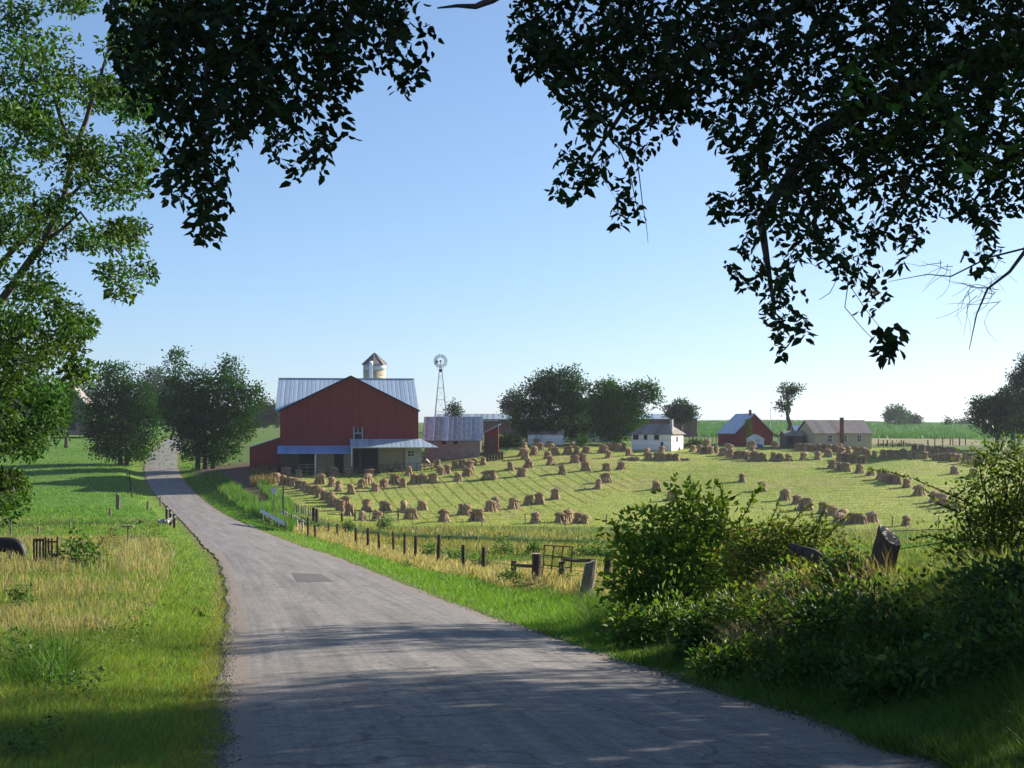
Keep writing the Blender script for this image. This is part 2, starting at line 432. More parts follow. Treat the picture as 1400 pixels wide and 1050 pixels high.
def smooth(a, b, x):
    t = np.clip((x - a) / (b - a), 0, 1); return t * t * (3 - 2 * t)
def terr(x, y):
    x = np.asarray(x, float); y = np.asarray(y, float)
    sh = np.broadcast(x, y).shape
    xf, yf = np.broadcast_to(x, sh).ravel(), np.broadcast_to(y, sh).ravel()
    z = np.empty(len(xf))
    for i in range(0, len(xf), 20000):
        f = _feat(xf[i:i + 20000], yf[i:i + 20000])
        k = _U(((f[:, None] - _C[None]) ** 2).sum(-1))
        z[i:i + 20000] = (k @ _sol[:_n] + _sol[_n] + f @ _sol[_n + 1:]) * (yf[i:i + 20000] + 8)
    px = xf / np.maximum(yf, .5) * F + CX
    s = np.abs(xf - road_c(yf)) - road_h(yf)
    near = np.where(yf > 480, 0, 1) * (1 - smooth(.25, 4.0, s))
    cr = 2.0 * np.exp(-(np.abs(yf - creek_d(px)) / 2.6) ** 3) * smooth(1.5, 6, s) * (px > -500)
    bumps = .05 * np.sin(xf * 1.3 + np.sin(yf * .9)) * np.sin(yf * 1.1 + 1.7 * np.sin(xf * .6)) * smooth(.4, 3, s)
    z = (z + bumps) * (1 - near) + (road_z(yf) - .03) * near - cr
    return z.reshape(sh)
def tz(x, y): return float(terr(np.array([x]), np.array([y]))[0])
_hd = np.exp(np.linspace(math.log(9.5), math.log(900), 700))
_hc = {}
def hit(px, py, dmin=9.5, dmax=900):
    """first ground point seen through column px at row py"""
    k = round(px)
    if k not in _hc: _hc[k] = HY - terr(PX(px, _hd), _hd) / _hd * F
    rows_ = _hc[k]
    ok = (_hd >= dmin) & (_hd <= dmax)
    j = np.nonzero(ok & (rows_ <= py))[0]
    d = _hd[j[0]] if len(j) else _hd[ok][np.argmin(rows_[ok])]
    x = PX(px, d)
    return Vector((x, d, tz(x, d)))
def at_d(px, d):
    x = PX(px, d); return Vector((x, d, tz(x, d)))

def inpoly(px, py, poly):
    r = np.zeros(px.shape, bool); n = len(poly)
    for i in range(n):
        x0, y0 = poly[i]; x1, y1 = poly[(i + 1) % n]
        if y0 == y1: continue
        c_ = ((y0 > py) != (y1 > py)) & (px < (x1 - x0) * (py - y0) / (y1 - y0) + x0)
        r ^= c_
    return r

def ncoh(x, y, s, ph=0):                    # cheap coherent variation, -1..1
    return np.sin(x * s + 2.1 * np.sin(y * s * .7 + ph) + ph) * np.sin(y * s * 1.2 + 1.7 * np.sin(x * s * .8 + ph * 2))

VERGE, FIELD, PAST, DRY, CORN, DIRT, MEAD = (.11, .19, .025), (.265, .30, .085), (.085, .175, .03), (.20, .165, .055), (.045, .125, .045), (.12, .085, .06), (.085, .14, .03)
us = np.concatenate([np.linspace(-1.15, -.42, 46)[:-1], np.linspace(-.42, .42, 430), np.linspace(.42, 1.15, 46)[1:]])
ds = np.exp(np.linspace(math.log(1.0), math.log(2600), 720))
UU, DD = np.meshgrid(us, ds)
X, Y = UU * DD, DD
Z = terr(X, Y)
px, py = UU * F + CX, HY - Z / DD * F
sgn = X - road_c(Y); s = np.abs(sgn) - road_h(Y)
C0 = np.zeros(X.shape + (3,)); C0[:] = MEAD
Zn = np.zeros(X.shape + (3,))
def put(mask, c_, k=None):
    mask = mask[..., None] if mask.ndim == 2 else mask
    C0[:] = C0 * (1 - mask) + np.array(c_) * mask
put(smooth(90, 100, Y) * (sgn < 0), PAST)
put((smooth(100, 107, Y) - smooth(121, 133, Y)) * (sgn < 0), (.14, .135, .04))
put((1 - smooth(90, 100, Y)), (.10, .13, .03))
near_r = (sgn > 0) * (Y < 141)
put(near_r * 1.0, (.12, .14, .035))
put(near_r * smooth(2.5, 4, s) * (1 - smooth(9, 12, s)), DRY)
put((np.abs(Y - creek_d(px) - 3.5) < 4.5) * (s > 3) * 1.0, (.05, .10, .02))
field_poly = [(352, 650), (405, 690), (470, 722), (600, 719), (760, 720), (860, 722), (1500, 724), (1700, 640), (1400, 617), (1200, 613), (1100, 614), (1000, 613), (900, 612), (700, 609), (690, 622), (600, 636), (480, 645), (380, 648)]
fm = inpoly(px, py, field_poly) & (Y > 138) & (Y < 235) & (px > 340)
put(fm * 1.0, FIELD)
g = smooth(-.2, .8, ncoh(X, Y, .05, 1)) * fm
put(g * .55, (.13, .185, .035))
put(smooth(.25, .9, ncoh(X, Y, .13, 5) + .4 * ncoh(X, Y, .4, 2)) * fm * .5, (.30, .25, .13))
Zn[..., 0] = inpoly(px, py, [(470, 650), (560, 655), (700, 640), (850, 638), (880, 660), (800, 690), (700, 705), (600, 715), (520, 715), (470, 690)]) * fm
Zn[..., 1] = fm * (1 - Zn[..., 0])
corn = (py < 600) & (Y > 330) & (px > 880)
put(corn * 1.0, CORN); Zn[..., 2] = corn
put(inpoly(px, py, [(1190, 588), (1260, 592), (1345, 603), (1345, 609), (1190, 609)]) * (Y > 240) * 1.0, (.21, .20, .11))
lane = [(285, 634), (345, 632), (362, 650), (350, 664), (372, 690), (356, 694), (318, 664), (300, 650), (255, 652)]
put((inpoly(px, py, lane) & (Y > 130) & (Y < 262)) * 1.0, DIRT)
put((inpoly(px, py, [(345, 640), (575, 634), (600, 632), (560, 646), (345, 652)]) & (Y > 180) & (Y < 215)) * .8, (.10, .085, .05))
put((s < 3.2) * (1 - smooth(2.0, 3.2, s)) * (Y < 470), VERGE)
put((s < .7) * (1 - smooth(.1, .6, s)) * .8 * (Y < 470), (.15, .12, .075))
nc = len(us); nr = len(ds)
idx = np.arange(nc * nr).reshape(nr, nc)
Q = np.stack([idx[:-1, :-1], idx[:-1, 1:], idx[1:, 1:], idx[1:, :-1]], -1).reshape(-1, 4)
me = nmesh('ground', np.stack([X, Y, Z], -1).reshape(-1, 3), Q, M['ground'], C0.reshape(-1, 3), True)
a = me.color_attributes.new('Zone', 'FLOAT_COLOR', 'POINT')
z4 = np.ones((nc * nr, 4), dtype=np.float32); z4[:, :3] = Zn.reshape(-1, 3); a.data.foreach_set('color', z4.ravel())
tag(link('ground', me), kind='structure')

# road ribbon
rd = np.concatenate([np.linspace(-8, 9, 30), np.exp(np.linspace(math.log(9.6), math.log(470), 520))])
K = 21
tt = np.linspace(-1, 1, K)
xc, hh, zz = road_c(rd), road_h(rd), road_z(rd)
XX = xc[:, None] + hh[:, None] * tt[None]
edge = (np.abs(tt) == 1)
rag = .045 * np.sin(rd[:, None] * .9 + tt[None] * 3) + .008 * np.sin(rd[:, None] * 5.3 + 1) + .012 * rng.standard_normal(XX.shape)
XX = XX + edge[None] * rag
ZZ = zz[:, None] + .02 + .05 * (1 - tt[None] ** 2)
YY = np.broadcast_to(rd[:, None], XX.shape)
idx = np.arange(XX.size).reshape(XX.shape)
Q = np.stack([idx[:-1, :-1], idx[:-1, 1:], idx[1:, 1:], idx[1:, :-1]], -1).reshape(-1, 4)
me = nmesh('road', np.stack([XX, YY, ZZ], -1).reshape(-1, 3), Q, M['asphalt'], None, True)
uvl = me.uv_layers.new(name='UVMap')
sl_ = np.concatenate([[0], np.cumsum(np.hypot(np.diff(xc), np.diff(rd)))])
uvv = np.stack([np.broadcast_to((tt * .5 + .5)[None], XX.shape), np.broadcast_to(sl_[:, None], XX.shape)], -1).reshape(-1, 2)
uvl.data.foreach_set('uv', uvv[Q.ravel()].astype(np.float32).ravel())
tag(link('road', me), kind='structure')
def road_patch(name, quad, mat):             # px,row corners of a repair in the surface
    d_of = lambda row: float(np.interp(-row, -(HY - _zg[_sg > .9] / (8 * np.sinh(_sg[_sg > .9])) * F), 8 * np.sinh(_sg[_sg > .9])))
    P = []
    for a_, b_ in quad:
        d = d_of(b_); P.append(Vector((PX(a_, d), d, 0)))
    V = []; n = 14
    for i in range(n + 1):
        l, r = P[0].lerp(P[3], i / n), P[1].lerp(P[2], i / n)
        for j in range(n + 1):
            q = l.lerp(r, j / n); tq = (q.x - float(road_c(q.y))) / float(road_h(q.y))
            V.append((q.x + random.gauss(0, .012), q.y, float(road_z(q.y)) + .026 + .05 * (1 - tq * tq)))
    Fq = [(i * (n + 1) + j, i * (n + 1) + j + 1, (i + 1) * (n + 1) + j + 1, (i + 1) * (n + 1) + j) for i in range(n) for j in range(n)]
    tag(link(name, nmesh(name, np.array(V), np.array(Fq), mat)), kind='structure')
road_patch('road_patch', [(407, 799), (456, 798), (440, 788), (399, 786)], M['patch'])
road_patch('road_patch', [(351, 724), (374, 722), (350, 711), (328, 710)], M['patch_pale'])

# ---------------------------------------------------------------- red barn
DB = 197.0
def bx(px, d=DB): return PX(px, d)
def bz(py, d=DB): return PZ(py, d)
O = Vector((bx(478), DB, bz(645)))
barn = empty('barn', O, 'big dark red barn with blue grey metal roof and porch roofs along its front', 'barn', rz=R(7))
def L(px, d=DB): return bx(px, d) - O.x
def LZ(py, d=DB): return bz(py, d) - O.z
b = MB()
b.prism([(L(384), -1.5), (L(384), LZ(560)), (L(479.5), LZ(515)), (L(572), LZ(560)), (L(572), -1.5)], 0, 14.5)
b.build('wall', M['red'], barn)
# cross wing behind, ridge left to right
rz = LZ(519, 212) ; ez = LZ(560) - .1
b = MB()
b.box(L(384) - .02, L(572) + .02, 5.5, 27, -1.5, ez)
b.build('rear_wall', M['red'], barn)
for x in (L(384) - .04, L(572) + .04):
    b = MB(); b.add([(x, 5.5, ez - .2), (x, 27, ez - .2), (x, 16, rz - .3)], [(0, 1, 2)]); b.build('gable_end', M['red_side'], barn)
b = MB()
xl, xr = L(383) - .75, L(572) - .35
b.slab((xl, 4.6, ez + .05), (L(572.5) + .3, 4.6, ez + .05), (xr + .6, 16, rz + .1), (xl, 16, rz + .1), .12)
b.slab((xl, 27.6, ez), (xr + .6, 27.6, ez), (xr + .6, 16.02, rz + .1), (xl, 16.02, rz + .1), .12)
roof = b.build('roof', M['metal_roof'], barn)
b = MB(); b.tube([(xl, 16, rz + .14), (xr + .6, 16, rz + .14)], .13, 6); b.build('ridge_cap', M['steel'], roof)
b = MB()
pk = (L(479.5), LZ(513.6))
for sx, ex in ((-1, L(381.5)), (1, L(574.5))):
    zx = LZ(561.5)
    b.slab((ex, -.45, zx), (pk[0], -.45, pk[1]), (pk[0], 14.5, pk[1]), (ex, 14.5, zx), .12)
b.build('wing_roof', M['metal_roof_side'], barn)
b = MB()
for ex in (L(381.5), L(574.5)):
    b.slab((ex, -.5, LZ(561.5) + .03), (pk[0], -.5, pk[1] + .03), (pk[0], -.44, pk[1] + .03), (ex, -.44, LZ(561.5) + .03), .2)
b.build('rake_board', M['dark'], barn)
# window high in the wall
b = MB(); b.box(L(484), L(495), -.06, .0, LZ(600.5), LZ(584.5)); win = b.build('window', M['dark'], barn)
b = MB()
for (x0, x1, z0, z1) in ((483.4, 484.4, 601, 584), (494.6, 495.6, 601, 584), (484.4, 494.6, 601.2, 600.2), (484.4, 494.6, 592.6, 591.8), (489, 489.7, 591.8, 584.6)):
    b.box(L(x0), L(x1), -.10, -.062, LZ(z0), LZ(z1))
b.build('window_frame', M['sign'], win)
# lower storey
b = MB(); b.box(L(385), L(552), -.12, -.004, -1.5, LZ(611)); b.build('lower_wall', M['brown_wall'], barn)
b = MB(); b.box(L(553), L(576), -.5, 2, -1.5, LZ(603)); b.build('block_wall', M['concrete'], barn)
for x0, x1, t_, bt in ((432, 457, 619, 646), (470, 480, 619, 646), (518, 552, 611, 642)):
    b = MB(); b.box(L(x0), L(x1), -.2, -.124, LZ(bt), LZ(t_)); b.build('wall_panel', M['beige'], barn)
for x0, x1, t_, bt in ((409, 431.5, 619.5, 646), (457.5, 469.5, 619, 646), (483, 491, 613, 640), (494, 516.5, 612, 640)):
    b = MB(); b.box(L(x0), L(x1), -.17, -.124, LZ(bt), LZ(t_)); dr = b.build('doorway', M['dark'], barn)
    b = MB()
    for e in (x0 - .4, x1): b.box(L(e), L(e + .6), -.26, -.172, LZ(bt), LZ(t_))
    b.box(L(x0 - .4), L(x1 + .6), -.262, -.172, LZ(t_) - .02, LZ(t_) + .1)
    b.build('door_frame', M['wood'], dr)
b = MB(); b.box(L(557), L(566), -.56, -.504, LZ(624), LZ(616)); w2 = b.build('window', M['glass'], barn)
b = MB()
for (x0, x1, z0, z1) in ((556.4, 557.2, 624.8, 615.4), (565.8, 566.6, 624.8, 615.4), (557.2, 565.8, 624.8, 624), (557.2, 565.8, 616.2, 615.4), (561.2, 561.8, 624, 616.2), (557.2, 565.8, 620.3, 619.8)):
    b.box(L(x0), L(x1), -.60, -.562, LZ(z0), LZ(z1))
b.build('window_frame', M['white'], w2)
# porch roofs
b = MB(); b.slab((L(381), -3.2, LZ(618.5) ), (L(479.4), -3.2, LZ(618.5)), (L(479.4), .02, LZ(609)), (L(381), .02, LZ(609)), .14); b.build('porch_roof', M['porch_roof'], barn)
b = MB()
b.slab((L(478.6), -3.4, LZ(611)), (L(597), -3.4, LZ(611)), (L(575), .02, LZ(600)), (L(478.6), .02, LZ(600)), .14)
b.slab((L(597) + .02, -3.4, LZ(611)), (L(597) + .02, 6, LZ(611)), (L(575) + .02, 6, LZ(600)), (L(575) + .02, .02, LZ(600)), .14)
b.build('porch_roof', M['metal_roof'], barn)
for xx, zt in ((480.6, 612), (432, 620), (517, 612), (596, 612)):
    b = MB(); b.box(L(xx) - .09, L(xx) + .09, -3.1, -2.9, -.6, LZ(zt)); b.build('porch_post', M['offwhite'] if xx < 500 else M['wood'], barn)
# lean-to on the left
b = MB(); b.prism([(L(343), -1.5), (L(343), LZ(611)), (L(384), LZ(597.5)), (L(384), -1.5)], .4, 16); b.build('lean_to_wall', M['red'], barn)
b = MB(); b.slab((L(341), .1, LZ(611.2)), (L(384), .1, LZ(597)), (L(384), 16.3, LZ(597)), (L(341), 16.3, LZ(611.2)), .1); b.build('lean_to_roof', M['metal_roof_side'], barn)
b = MB()
for xx in np.linspace(385, 568, 9): b.box(L(xx) - .06, L(xx) + .06, -.03, -.004, LZ(608), LZ(560) if abs(xx - 478) > 60 else LZ(545))
# downpipe
b = MB(); b.tube([(L(480.5), -.3, LZ(600)), (L(480.5), -.3, 0.2)], .07, 6); b.build('downpipe', M['steel'], barn)

# yard rail fence in front of the barn
yf = empty('rail_fence', Vector((bx(535, 191), 191, tz(bx(535, 191), 191))), 'dark pipe rail fence of the barnyard standing before the barn doors', 'fence')
ox, oy, oz = yf.location
pts = []
for i in range(13):
    xx = bx(470 + i * 10, 191 + i * .3); yy = 191 + i * .3; g_ = tz(xx, yy)
    b = MB(); b.tube([(xx - ox, yy - oy, g_ - oz - .3), (xx - ox, yy - oy, g_ - oz + 1.35)], .055, 6); b.build('post', M['dark_steel'], yf)
    pts.append((xx - ox, yy - oy, g_ - oz))
for h_ in (.35, .8, 1.25):
    b = MB(); b.tube([(a0, a1, a2 + h_) for a0, a1, a2 in pts], .04, 5); b.build('rail', M['dark_steel'], yf)
yf = empty('rail_fence', Vector((bx(420, 190), 190, tz(bx(420, 190), 190))), 'pale short wooden rail fence across the dark left barn doorway', 'fence')
ox, oy, oz = yf.location; pts = []
for xx_ in (408, 420, 432):
    xx = bx(xx_, 194); g_ = tz(xx, 194)
    b = MB(); b.box(xx - ox - .06, xx - ox + .06, 3.95, 4.05, g_ - oz - .3, g_ - oz + 1.5); b.build('post', M['wood'], yf); pts.append((xx - ox, 3.9, g_ - oz))
for h_ in (.5, 1.0, 1.4):
    b = MB(); b.slab((pts[0][0], 3.86, pts[0][2] + h_), (pts[2][0], 3.86, pts[2][2] + h_), (pts[2][0], 3.93, pts[2][2] + h_), (pts[0][0], 3.93, pts[0][2] + h_), .14); b.build('rail', M['wood'], yf)

# ---------------------------------------------------------------- silo
ds_ = 228.0
c_ = at_d(512, ds_)
silo = empty('silo', c_, 'round stave silo with pointed metal cap rising behind the red barn roof', 'silo')
r_ = 15.3 / F * ds_
zt = PZ(498.5, ds_) - c_.z; zm = PZ(507, ds_) - c_.z; zp = PZ(482, ds_) - c_.z
MB().lathe([(r_, -1), (r_, zm)], 28).build('body', M['silo'], silo, True)
MB().lathe([(r_ + .015, zm + .01), (r_ + .015, zt)], 28).build('upper_band', M['silo_top'], silo, True)
b = MB()
for z in np.arange(1, zt, .75): b.lathe([(r_ + .05, z), (r_ + .05, z + .05)], 28)
b.build('hoop', M['steel'], silo)
b = MB(); b.lathe([(r_ + .25, zt - .05), (r_ + .22, zt + .05), (.12, zp - .15), (.1, zp)], 8)
rf = b.build('roof', M['grey_roof'], silo)
b = MB()
for k in range(8):
    th = 2 * math.pi * k / 8
    b.tube([((r_ + .24) * math.cos(th), (r_ + .24) * math.sin(th), zt + .06), (.1 * math.cos(th), .1 * math.sin(th), zp - .1)], .05, 4)
b.build('rib', M['dark_steel'], rf)
b = MB(); b.tube([(-.35, -r_ - .2, 0), (-.35, -r_ - .2, zt + .05), (-.35, -r_ + .1, zt + .22)], .33, 12); b.build('chute', M['white'], silo, True)

# ---------------------------------------------------------------- windmill
dw = 258.0
c_ = at_d(602.5, dw)
wm = empty('windmill', c_, 'tall steel lattice windmill with round vaned wheel beside the barn', 'windmill')
H_ = PZ(505, dw) - c_.z; half = 1.55
legs = []
for sx in (-1, 1):
    for sy in (-1, 1):
        b = MB(); b.tube([(sx * half, sy * half, -.3), (sx * .22, sy * .22, H_)], .055, 5); b.build('leg', M['steel'], wm)
for z in np.linspace(1.5, H_ - 1.2, 6):
    k = half + (.22 - half) * z / H_
    b = MB(); b.tube([(-k, -k, z), (k, -k, z), (k, k, z), (-k, k, z), (-k, -k, z)], .03, 4); b.build('girt', M['steel'], wm)
b = MB()
zs_ = list(np.linspace(1.5, H_ - 1.2, 6))
for z0, z1 in zip(zs_[:-1], zs_[1:]):
    k0, k1 = [half + (.22 - half) * z / H_ for z in (z0, z1)]
    for f_ in (-1, 1):
        b.tube([(-k0, f_ * k0, z0), (k1, f_ * k1, z1)], .012, 3); b.tube([(k0, f_ * k0, z0), (-k1, f_ * k1, z1)], .012, 3)
b.build('brace', M['steel'], wm)
b = MB(); b.box(-.5, .5, -.5, .5, H_, H_ + .06); b.box(-.28, .28, -.28, .28, H_ - .5, H_ + .02); b.build('platform', M['dark_steel'], wm)
hz = PZ(494, dw) - c_.z
b = MB(); b.tube([(0, 0, H_), (0, 0, hz)], .06, 6); b.box(-.14, .14, -.5, .3, hz - .16, hz + .2); b.build('gearbox', M['dark_steel'], wm)
wh = MB(); wr = 9.6 / F * dw
for k in range(18):
    th = 2 * math.pi * k / 18; da = .085
    def pt(r, a_, y): return (r * math.cos(th + a_), -.65 + y, hz + r * math.sin(th + a_))
    wh.add([pt(wr * .5, -da, -.05), pt(wr * .5, da, .05), pt(wr, da * .95, .09), pt(wr, -da * .95, -.09)], [(0, 1, 2, 3)])
wheel = wh.build('wheel', M['dark_steel'], wm)
b = MB()
for rr in (wr * .52, wr * .88):
    P_ = [(rr * math.cos(2 * math.pi * k / 24), -.6, hz + rr * math.sin(2 * math.pi * k / 24)) for k in range(25)]
    b.tube(P_, .016, 4)
for k in range(6):
    th = 2 * math.pi * k / 6 + .15; b.tube([(0, -.6, hz), (wr * .9 * math.cos(th), -.6, hz + wr * .9 * math.sin(th))], .016, 4)
b.build('wheel_ring', M['steel'], wheel)
b = MB(); b.tube([(0, .2, hz), (-.5, 1.2, hz)], .03, 4); b.add([(-.5, 1.2, hz - .15), (-1.1, 2.3, hz - .45), (-1.1, 2.3, hz + .45), (-.5, 1.2, hz + .15)], [(0, 1, 2, 3)]); b.build('tail_vane', M['steel'], wm)

# ---------------------------------------------------------------- gabled building helper (front-left corner is the origin; x along the front, y back)
def house(name, px, d, W_, D_, hw_, hr, rz, label, cat, wall, roofm, ridge='x', over=.3, sidewall=None, row=None, hip=0):
    base = at_d(px, d)
    if row is not None: base.z = PZ(row, d)
    e = empty(name, base, label, cat, rz=R(rz))
    if ridge == 'x':
        b = MB(); b.box(0, W_, 0, D_, -1.2, hw_); b.build('wall', wall, e)
        if not hip:
            for x in (0, W_ - .1):
                b = MB(); b.add([(x, 0, hw_), (x, D_, hw_), (x, D_ / 2, hr), (x + .1, 0, hw_), (x + .1, D_, hw_), (x + .1, D_ / 2, hr)], [(0, 2, 1), (3, 4, 5), (0, 1, 4, 3), (1, 2, 5, 4), (2, 0, 3, 5)])
                b.build('gable', sidewall or wall, e)
        b = MB(); k = (hr - hw_) / (D_ / 2); zo = hw_ - over * k
        i0, i1 = (hip - over if hip else -over), (W_ - hip + over if hip else W_ + over)
        b.slab((-over, -over, zo + .06), (W_ + over, -over, zo + .06), (i1, D_ / 2, hr + .06), (i0, D_ / 2, hr + .06), .1)
        b.slab((-over, D_ + over, zo + .06), (W_ + over, D_ + over, zo + .06), (i1, D_ / 2 + .004, hr + .06), (i0, D_ / 2 + .004, hr + .06), .1)
        if hip:
            b.slab((W_ + over, -over, zo + .062), (W_ + over, D_ + over, zo + .062), (i1, D_ / 2 + .01, hr + .062), (i1, D_ / 2 - .01, hr + .062), .1)
            b.slab((-over, -over, zo + .062), (-over, D_ + over, zo + .062), (i0, D_ / 2 + .01, hr + .062), (i0, D_ / 2 - .01, hr + .062), .1)
        rf = b.build('roof', roofm, e)
    else:
        b = MB(); b.prism([(0, -1.2), (0, hw_), (W_ / 2, hr), (W_, hw_), (W_, -1.2)], 0, D_); b.build('wall', wall, e)
        b = MB(); k = (hr - hw_) / (W_ / 2); zo = hw_ - over * k
        b.slab((-over, -over, zo + .06), (W_ / 2, -over, hr + .06), (W_ / 2, D_ + over, hr + .06), (-over, D_ + over, zo + .06), .1)
        b.slab((W_ + over, -over, zo + .06), (W_ / 2 + .004, -over, hr + .06), (W_ / 2 + .004, D_ + over, hr + .06), (W_ + over, D_ + over, zo + .06), .1)
        rf = b.build('roof', roofm, e)
    return e, rf
def window(e, x0, x1, z0, z1, y=-.0, side=None, frame=None, glass=None, bars=True):
    """an opening in the front wall (y=0), or in the right end wall at x=side"""
    def bb(m_, a0, a1, y0, y1, c0, c1):
        if side is None: m_.box(a0, a1, y - y1, y - y0, c0, c1)
        else: m_.box(side + y0, side + y1, a0, a1, c0, c1)
    b = MB(); bb(b, x0, x1, .004, .03, z0, z1); g_ = b.build('window', glass or M['glass'], e)
    t = .07; b = MB()
    bb(b, x0 - t, x0, .004, .07, z0 - t, z1 + t); bb(b, x1, x1 + t, .004, .07, z0 - t, z1 + t)
    bb(b, x0, x1, .004, .069, z0 - t, z0); bb(b, x0, x1, .004, .069, z1, z1 + t)
    if bars:
        xm, zm_ = (x0 + x1) / 2, (z0 + z1) / 2
        bb(b, xm - .025, xm + .025, .032, .06, z0, z1); bb(b, x0, xm - .026, .032, .06, zm_ - .025, zm_ + .025); bb(b, xm + .026, x1, .032, .06, zm_ - .025, zm_ + .025)
    b.build('window_frame', frame or M['white'], g_)
    return g_

# stone milk house with streaked metal roof
d = 212.0; sc_ = F / d
hs, rf = house('milk_house', 580.5, d, 75.5 / sc_, 9.5, 2.55, 5.9, 0, 'low block building with a rust streaked metal roof right of the barn', 'shed', M['block'], M['rust_roof'], row=624, over=.35)
for xa in (604.5, 620.5):
    window(hs, (xa - 580.5) / sc_, (xa + 4.5 - 580.5) / sc_, 1.85, 2.3, glass=M['dark'], frame=M['dark_wood'], bars=False)
# slant-roofed red shed
d = 214.0; s_ = F / d
sh = empty('red_shed', Vector((PX(662, d), d, PZ(616, d))), 'small red shed with a steep single slope blue roof', 'shed')
w_ = 19.5 / s_
b = MB(); b.prism([(0, -1.5), (0, 24.5 / s_), (w_, 34.5 / s_), (w_, -1.5)], 0, 4); b.build('wall', M['red'], sh)
b = MB(); b.slab((-4 / s_, -.4, 23.4 / s_), (w_ + 2 / s_, -.4, 36.5 / s_), (w_ + 2 / s_, 4.3, 36.5 / s_), (-4 / s_, 4.3, 23.4 / s_), .12); b.build('roof', M['metal_roof_side'], sh)
b = MB(); b.box(w_ * .3, w_ * .75, -.05, -.004, 0, 1.9); b.build('door', M['brown_wall'], sh)
# retaining board wall below the sheds
e = empty('board_fence', Vector((PX(672, 206), 206, tz(PX(672, 206), 206))), 'dark board fence standing below the slant roofed red shed', 'fence')
for i in range(7):
    xx = i * .42 - 1.2; b = MB(); b.box(xx, xx + .36, -.03, .03, -.4, 1.35 + random.uniform(-.1, .1)); b.build('board', M['dark_wood'], e)
b = MB(); b.box(-1.2, 1.7, .03, .1, .4, .52); b.box(-1.2, 1.7, .03, .1, .95, 1.07); b.build('rail', M['dark_wood'], e)

# long poultry sheds far behind
for (x0, x1, zt_, ze_, zb_, lab, vents) in ((597, 742, 565.5, 573, 583, 'long low red shed with pale roof far behind the milk house', True), (820, 953, 565.5, 572.5, 583, 'long low dark ribbed shed with pale roof behind the white house', False)):
    d = 345.0; s_ = F / d
    e = empty('poultry_shed', Vector((PX(x0, d), d, PZ(zb_, d))), lab, 'shed', rz=0)
    W_ = (x1 - x0) / s_
    b = MB(); b.box(0, W_, 0, 10, -4, (zb_ - ze_) / s_); b.build('wall', m_boards('shed_ribs_%d' % x0, (.13, .05, .045), (.20, .10, .09), 1.3, 'X', dirt=.3), e)
    b = MB(); b.slab((-.4, -.5, (zb_ - ze_) / s_), (W_ + .4, -.5, (zb_ - ze_) / s_), (W_ + .4 - (1.4 if not vents else 2), 5, (zb_ - zt_) / s_), (-.4, 5, (zb_ - zt_) / s_), .1)
    b.slab((-.4, 10.5, (zb_ - ze_) / s_), (W_ + .4, 10.5, (zb_ - ze_) / s_), (W_ + .4 - (1.4 if not vents else 2), 5.01, (zb_ - zt_) / s_), (-.4, 5.01, (zb_ - zt_) / s_), .1)
    b.build('roof', M['rust_roof'] if vents else M['metal_roof'], e)
    if vents:
        for k in range(11):
            b = MB(); xx = (657.5 + k * 2.2 - x0) / s_; b.prism([(xx, .85), (xx + .3, .85), (xx + .15, .45)], -.1, -.01)
            b.v = [(q[0], q[1], q[2] + .7) for q in b.v]; b.build('vent', M['white'], e)

# white chicken house
hs, rf = house('white_house', 863.5, 221.5, 6.6, 5.2, 2.35, 3.7, -27, 'small white house with brown hipped roof and three dark windows', 'house', M['white_boards'], M['grey_roof'], row=613, hip=1.6, over=.35)
for a0, a1 in ((.25, 1.2), (2.05, 2.65), (3.75, 4.6)):
    window(hs, a0, a1, 1.35, 2.1, glass=M['dark'], bars=False)
window(hs, 2.0, 2.7, 1.05, 1.85, side=6.6, glass=M['dark'], bars=False)
b = MB(); b.box(5.9, 6.3, 1.2, 1.6, 2.6, 4.5); b.build('chimney', M['concrete'], hs)
b = MB(); b.box(4.85, 5.25, -.05, -.004, 0, 1.0); b.build('hatch', M['dark'], hs)

# red tool barn with white lean-to front and blue tarp
d = 238.0; s_ = F / d
hs, rf = house('red_outbuilding', 1005, d, 53.5 / s_ / .976, 8.2, 14.2 / s_ + .0, 40.0 / s_, 12, 'small red gabled outbuilding with grey roof and short chimney', 'outbuilding', M['red'], M['metal_roof_side'], ridge='y', row=605.5, over=.25)
hs.rotation_euler.z = R(-12) * -1
b = MB(); b.box(2.9, 3.25, .8, 1.2, 4.4, 5.55); b.build('chimney', M['brick'], hs)
b = MB(); b.slab((6.72, .5, 1.75), (8.1, .5, 1.2), (8.1, 5, 1.2), (6.72, 5, 1.75), .08)
b.build('side_roof', M['wood'], hs)
for y_ in (.6, 4.8):
    b = MB(); b.tube([(7.9, y_, -.5), (7.9, y_, 1.2)], .07, 5); b.build('side_post', M['dark_wood'], hs)
# white small shed in front
d = 233.0; s_ = F / d
hs, rf = house('white_shed', 1025.5, d, 19.5 / s_, 2.4, 7.5 / s_, 13.0 / s_, 4, 'tiny white shed with a low gable in front of the red outbuilding', 'shed', M['white_boards'], M['white'], ridge='y', row=607.5, over=.12)
b = MB(); b.box(.95, 1.6, -.04, -.004, .0, .85); b.build('door', M['sign'], hs)
tp = at_d(1038, 230.5)
b = MB(); b.add([(-.62, -.3, -.1), (.62, -.35, -.1), (.66, .3, -.1), (-.6, .35, -.1), (-.52, -.2, .38), (-.1, -.22, .5), (.5, -.2, .36), (.52, .2, .4), (0, .25, .52), (-.5, .2, .4)],
             [(0, 1, 6, 5, 4), (1, 2, 7, 6), (2, 3, 9, 8, 7), (3, 0, 4, 9), (4, 5, 8, 9), (5, 6, 7, 8)])
o = b.build('covered_pile', M['blue']); o.location = tp; tag(o, 'low pile covered by a blue tarpaulin against the tiny white shed', 'tarpaulin')

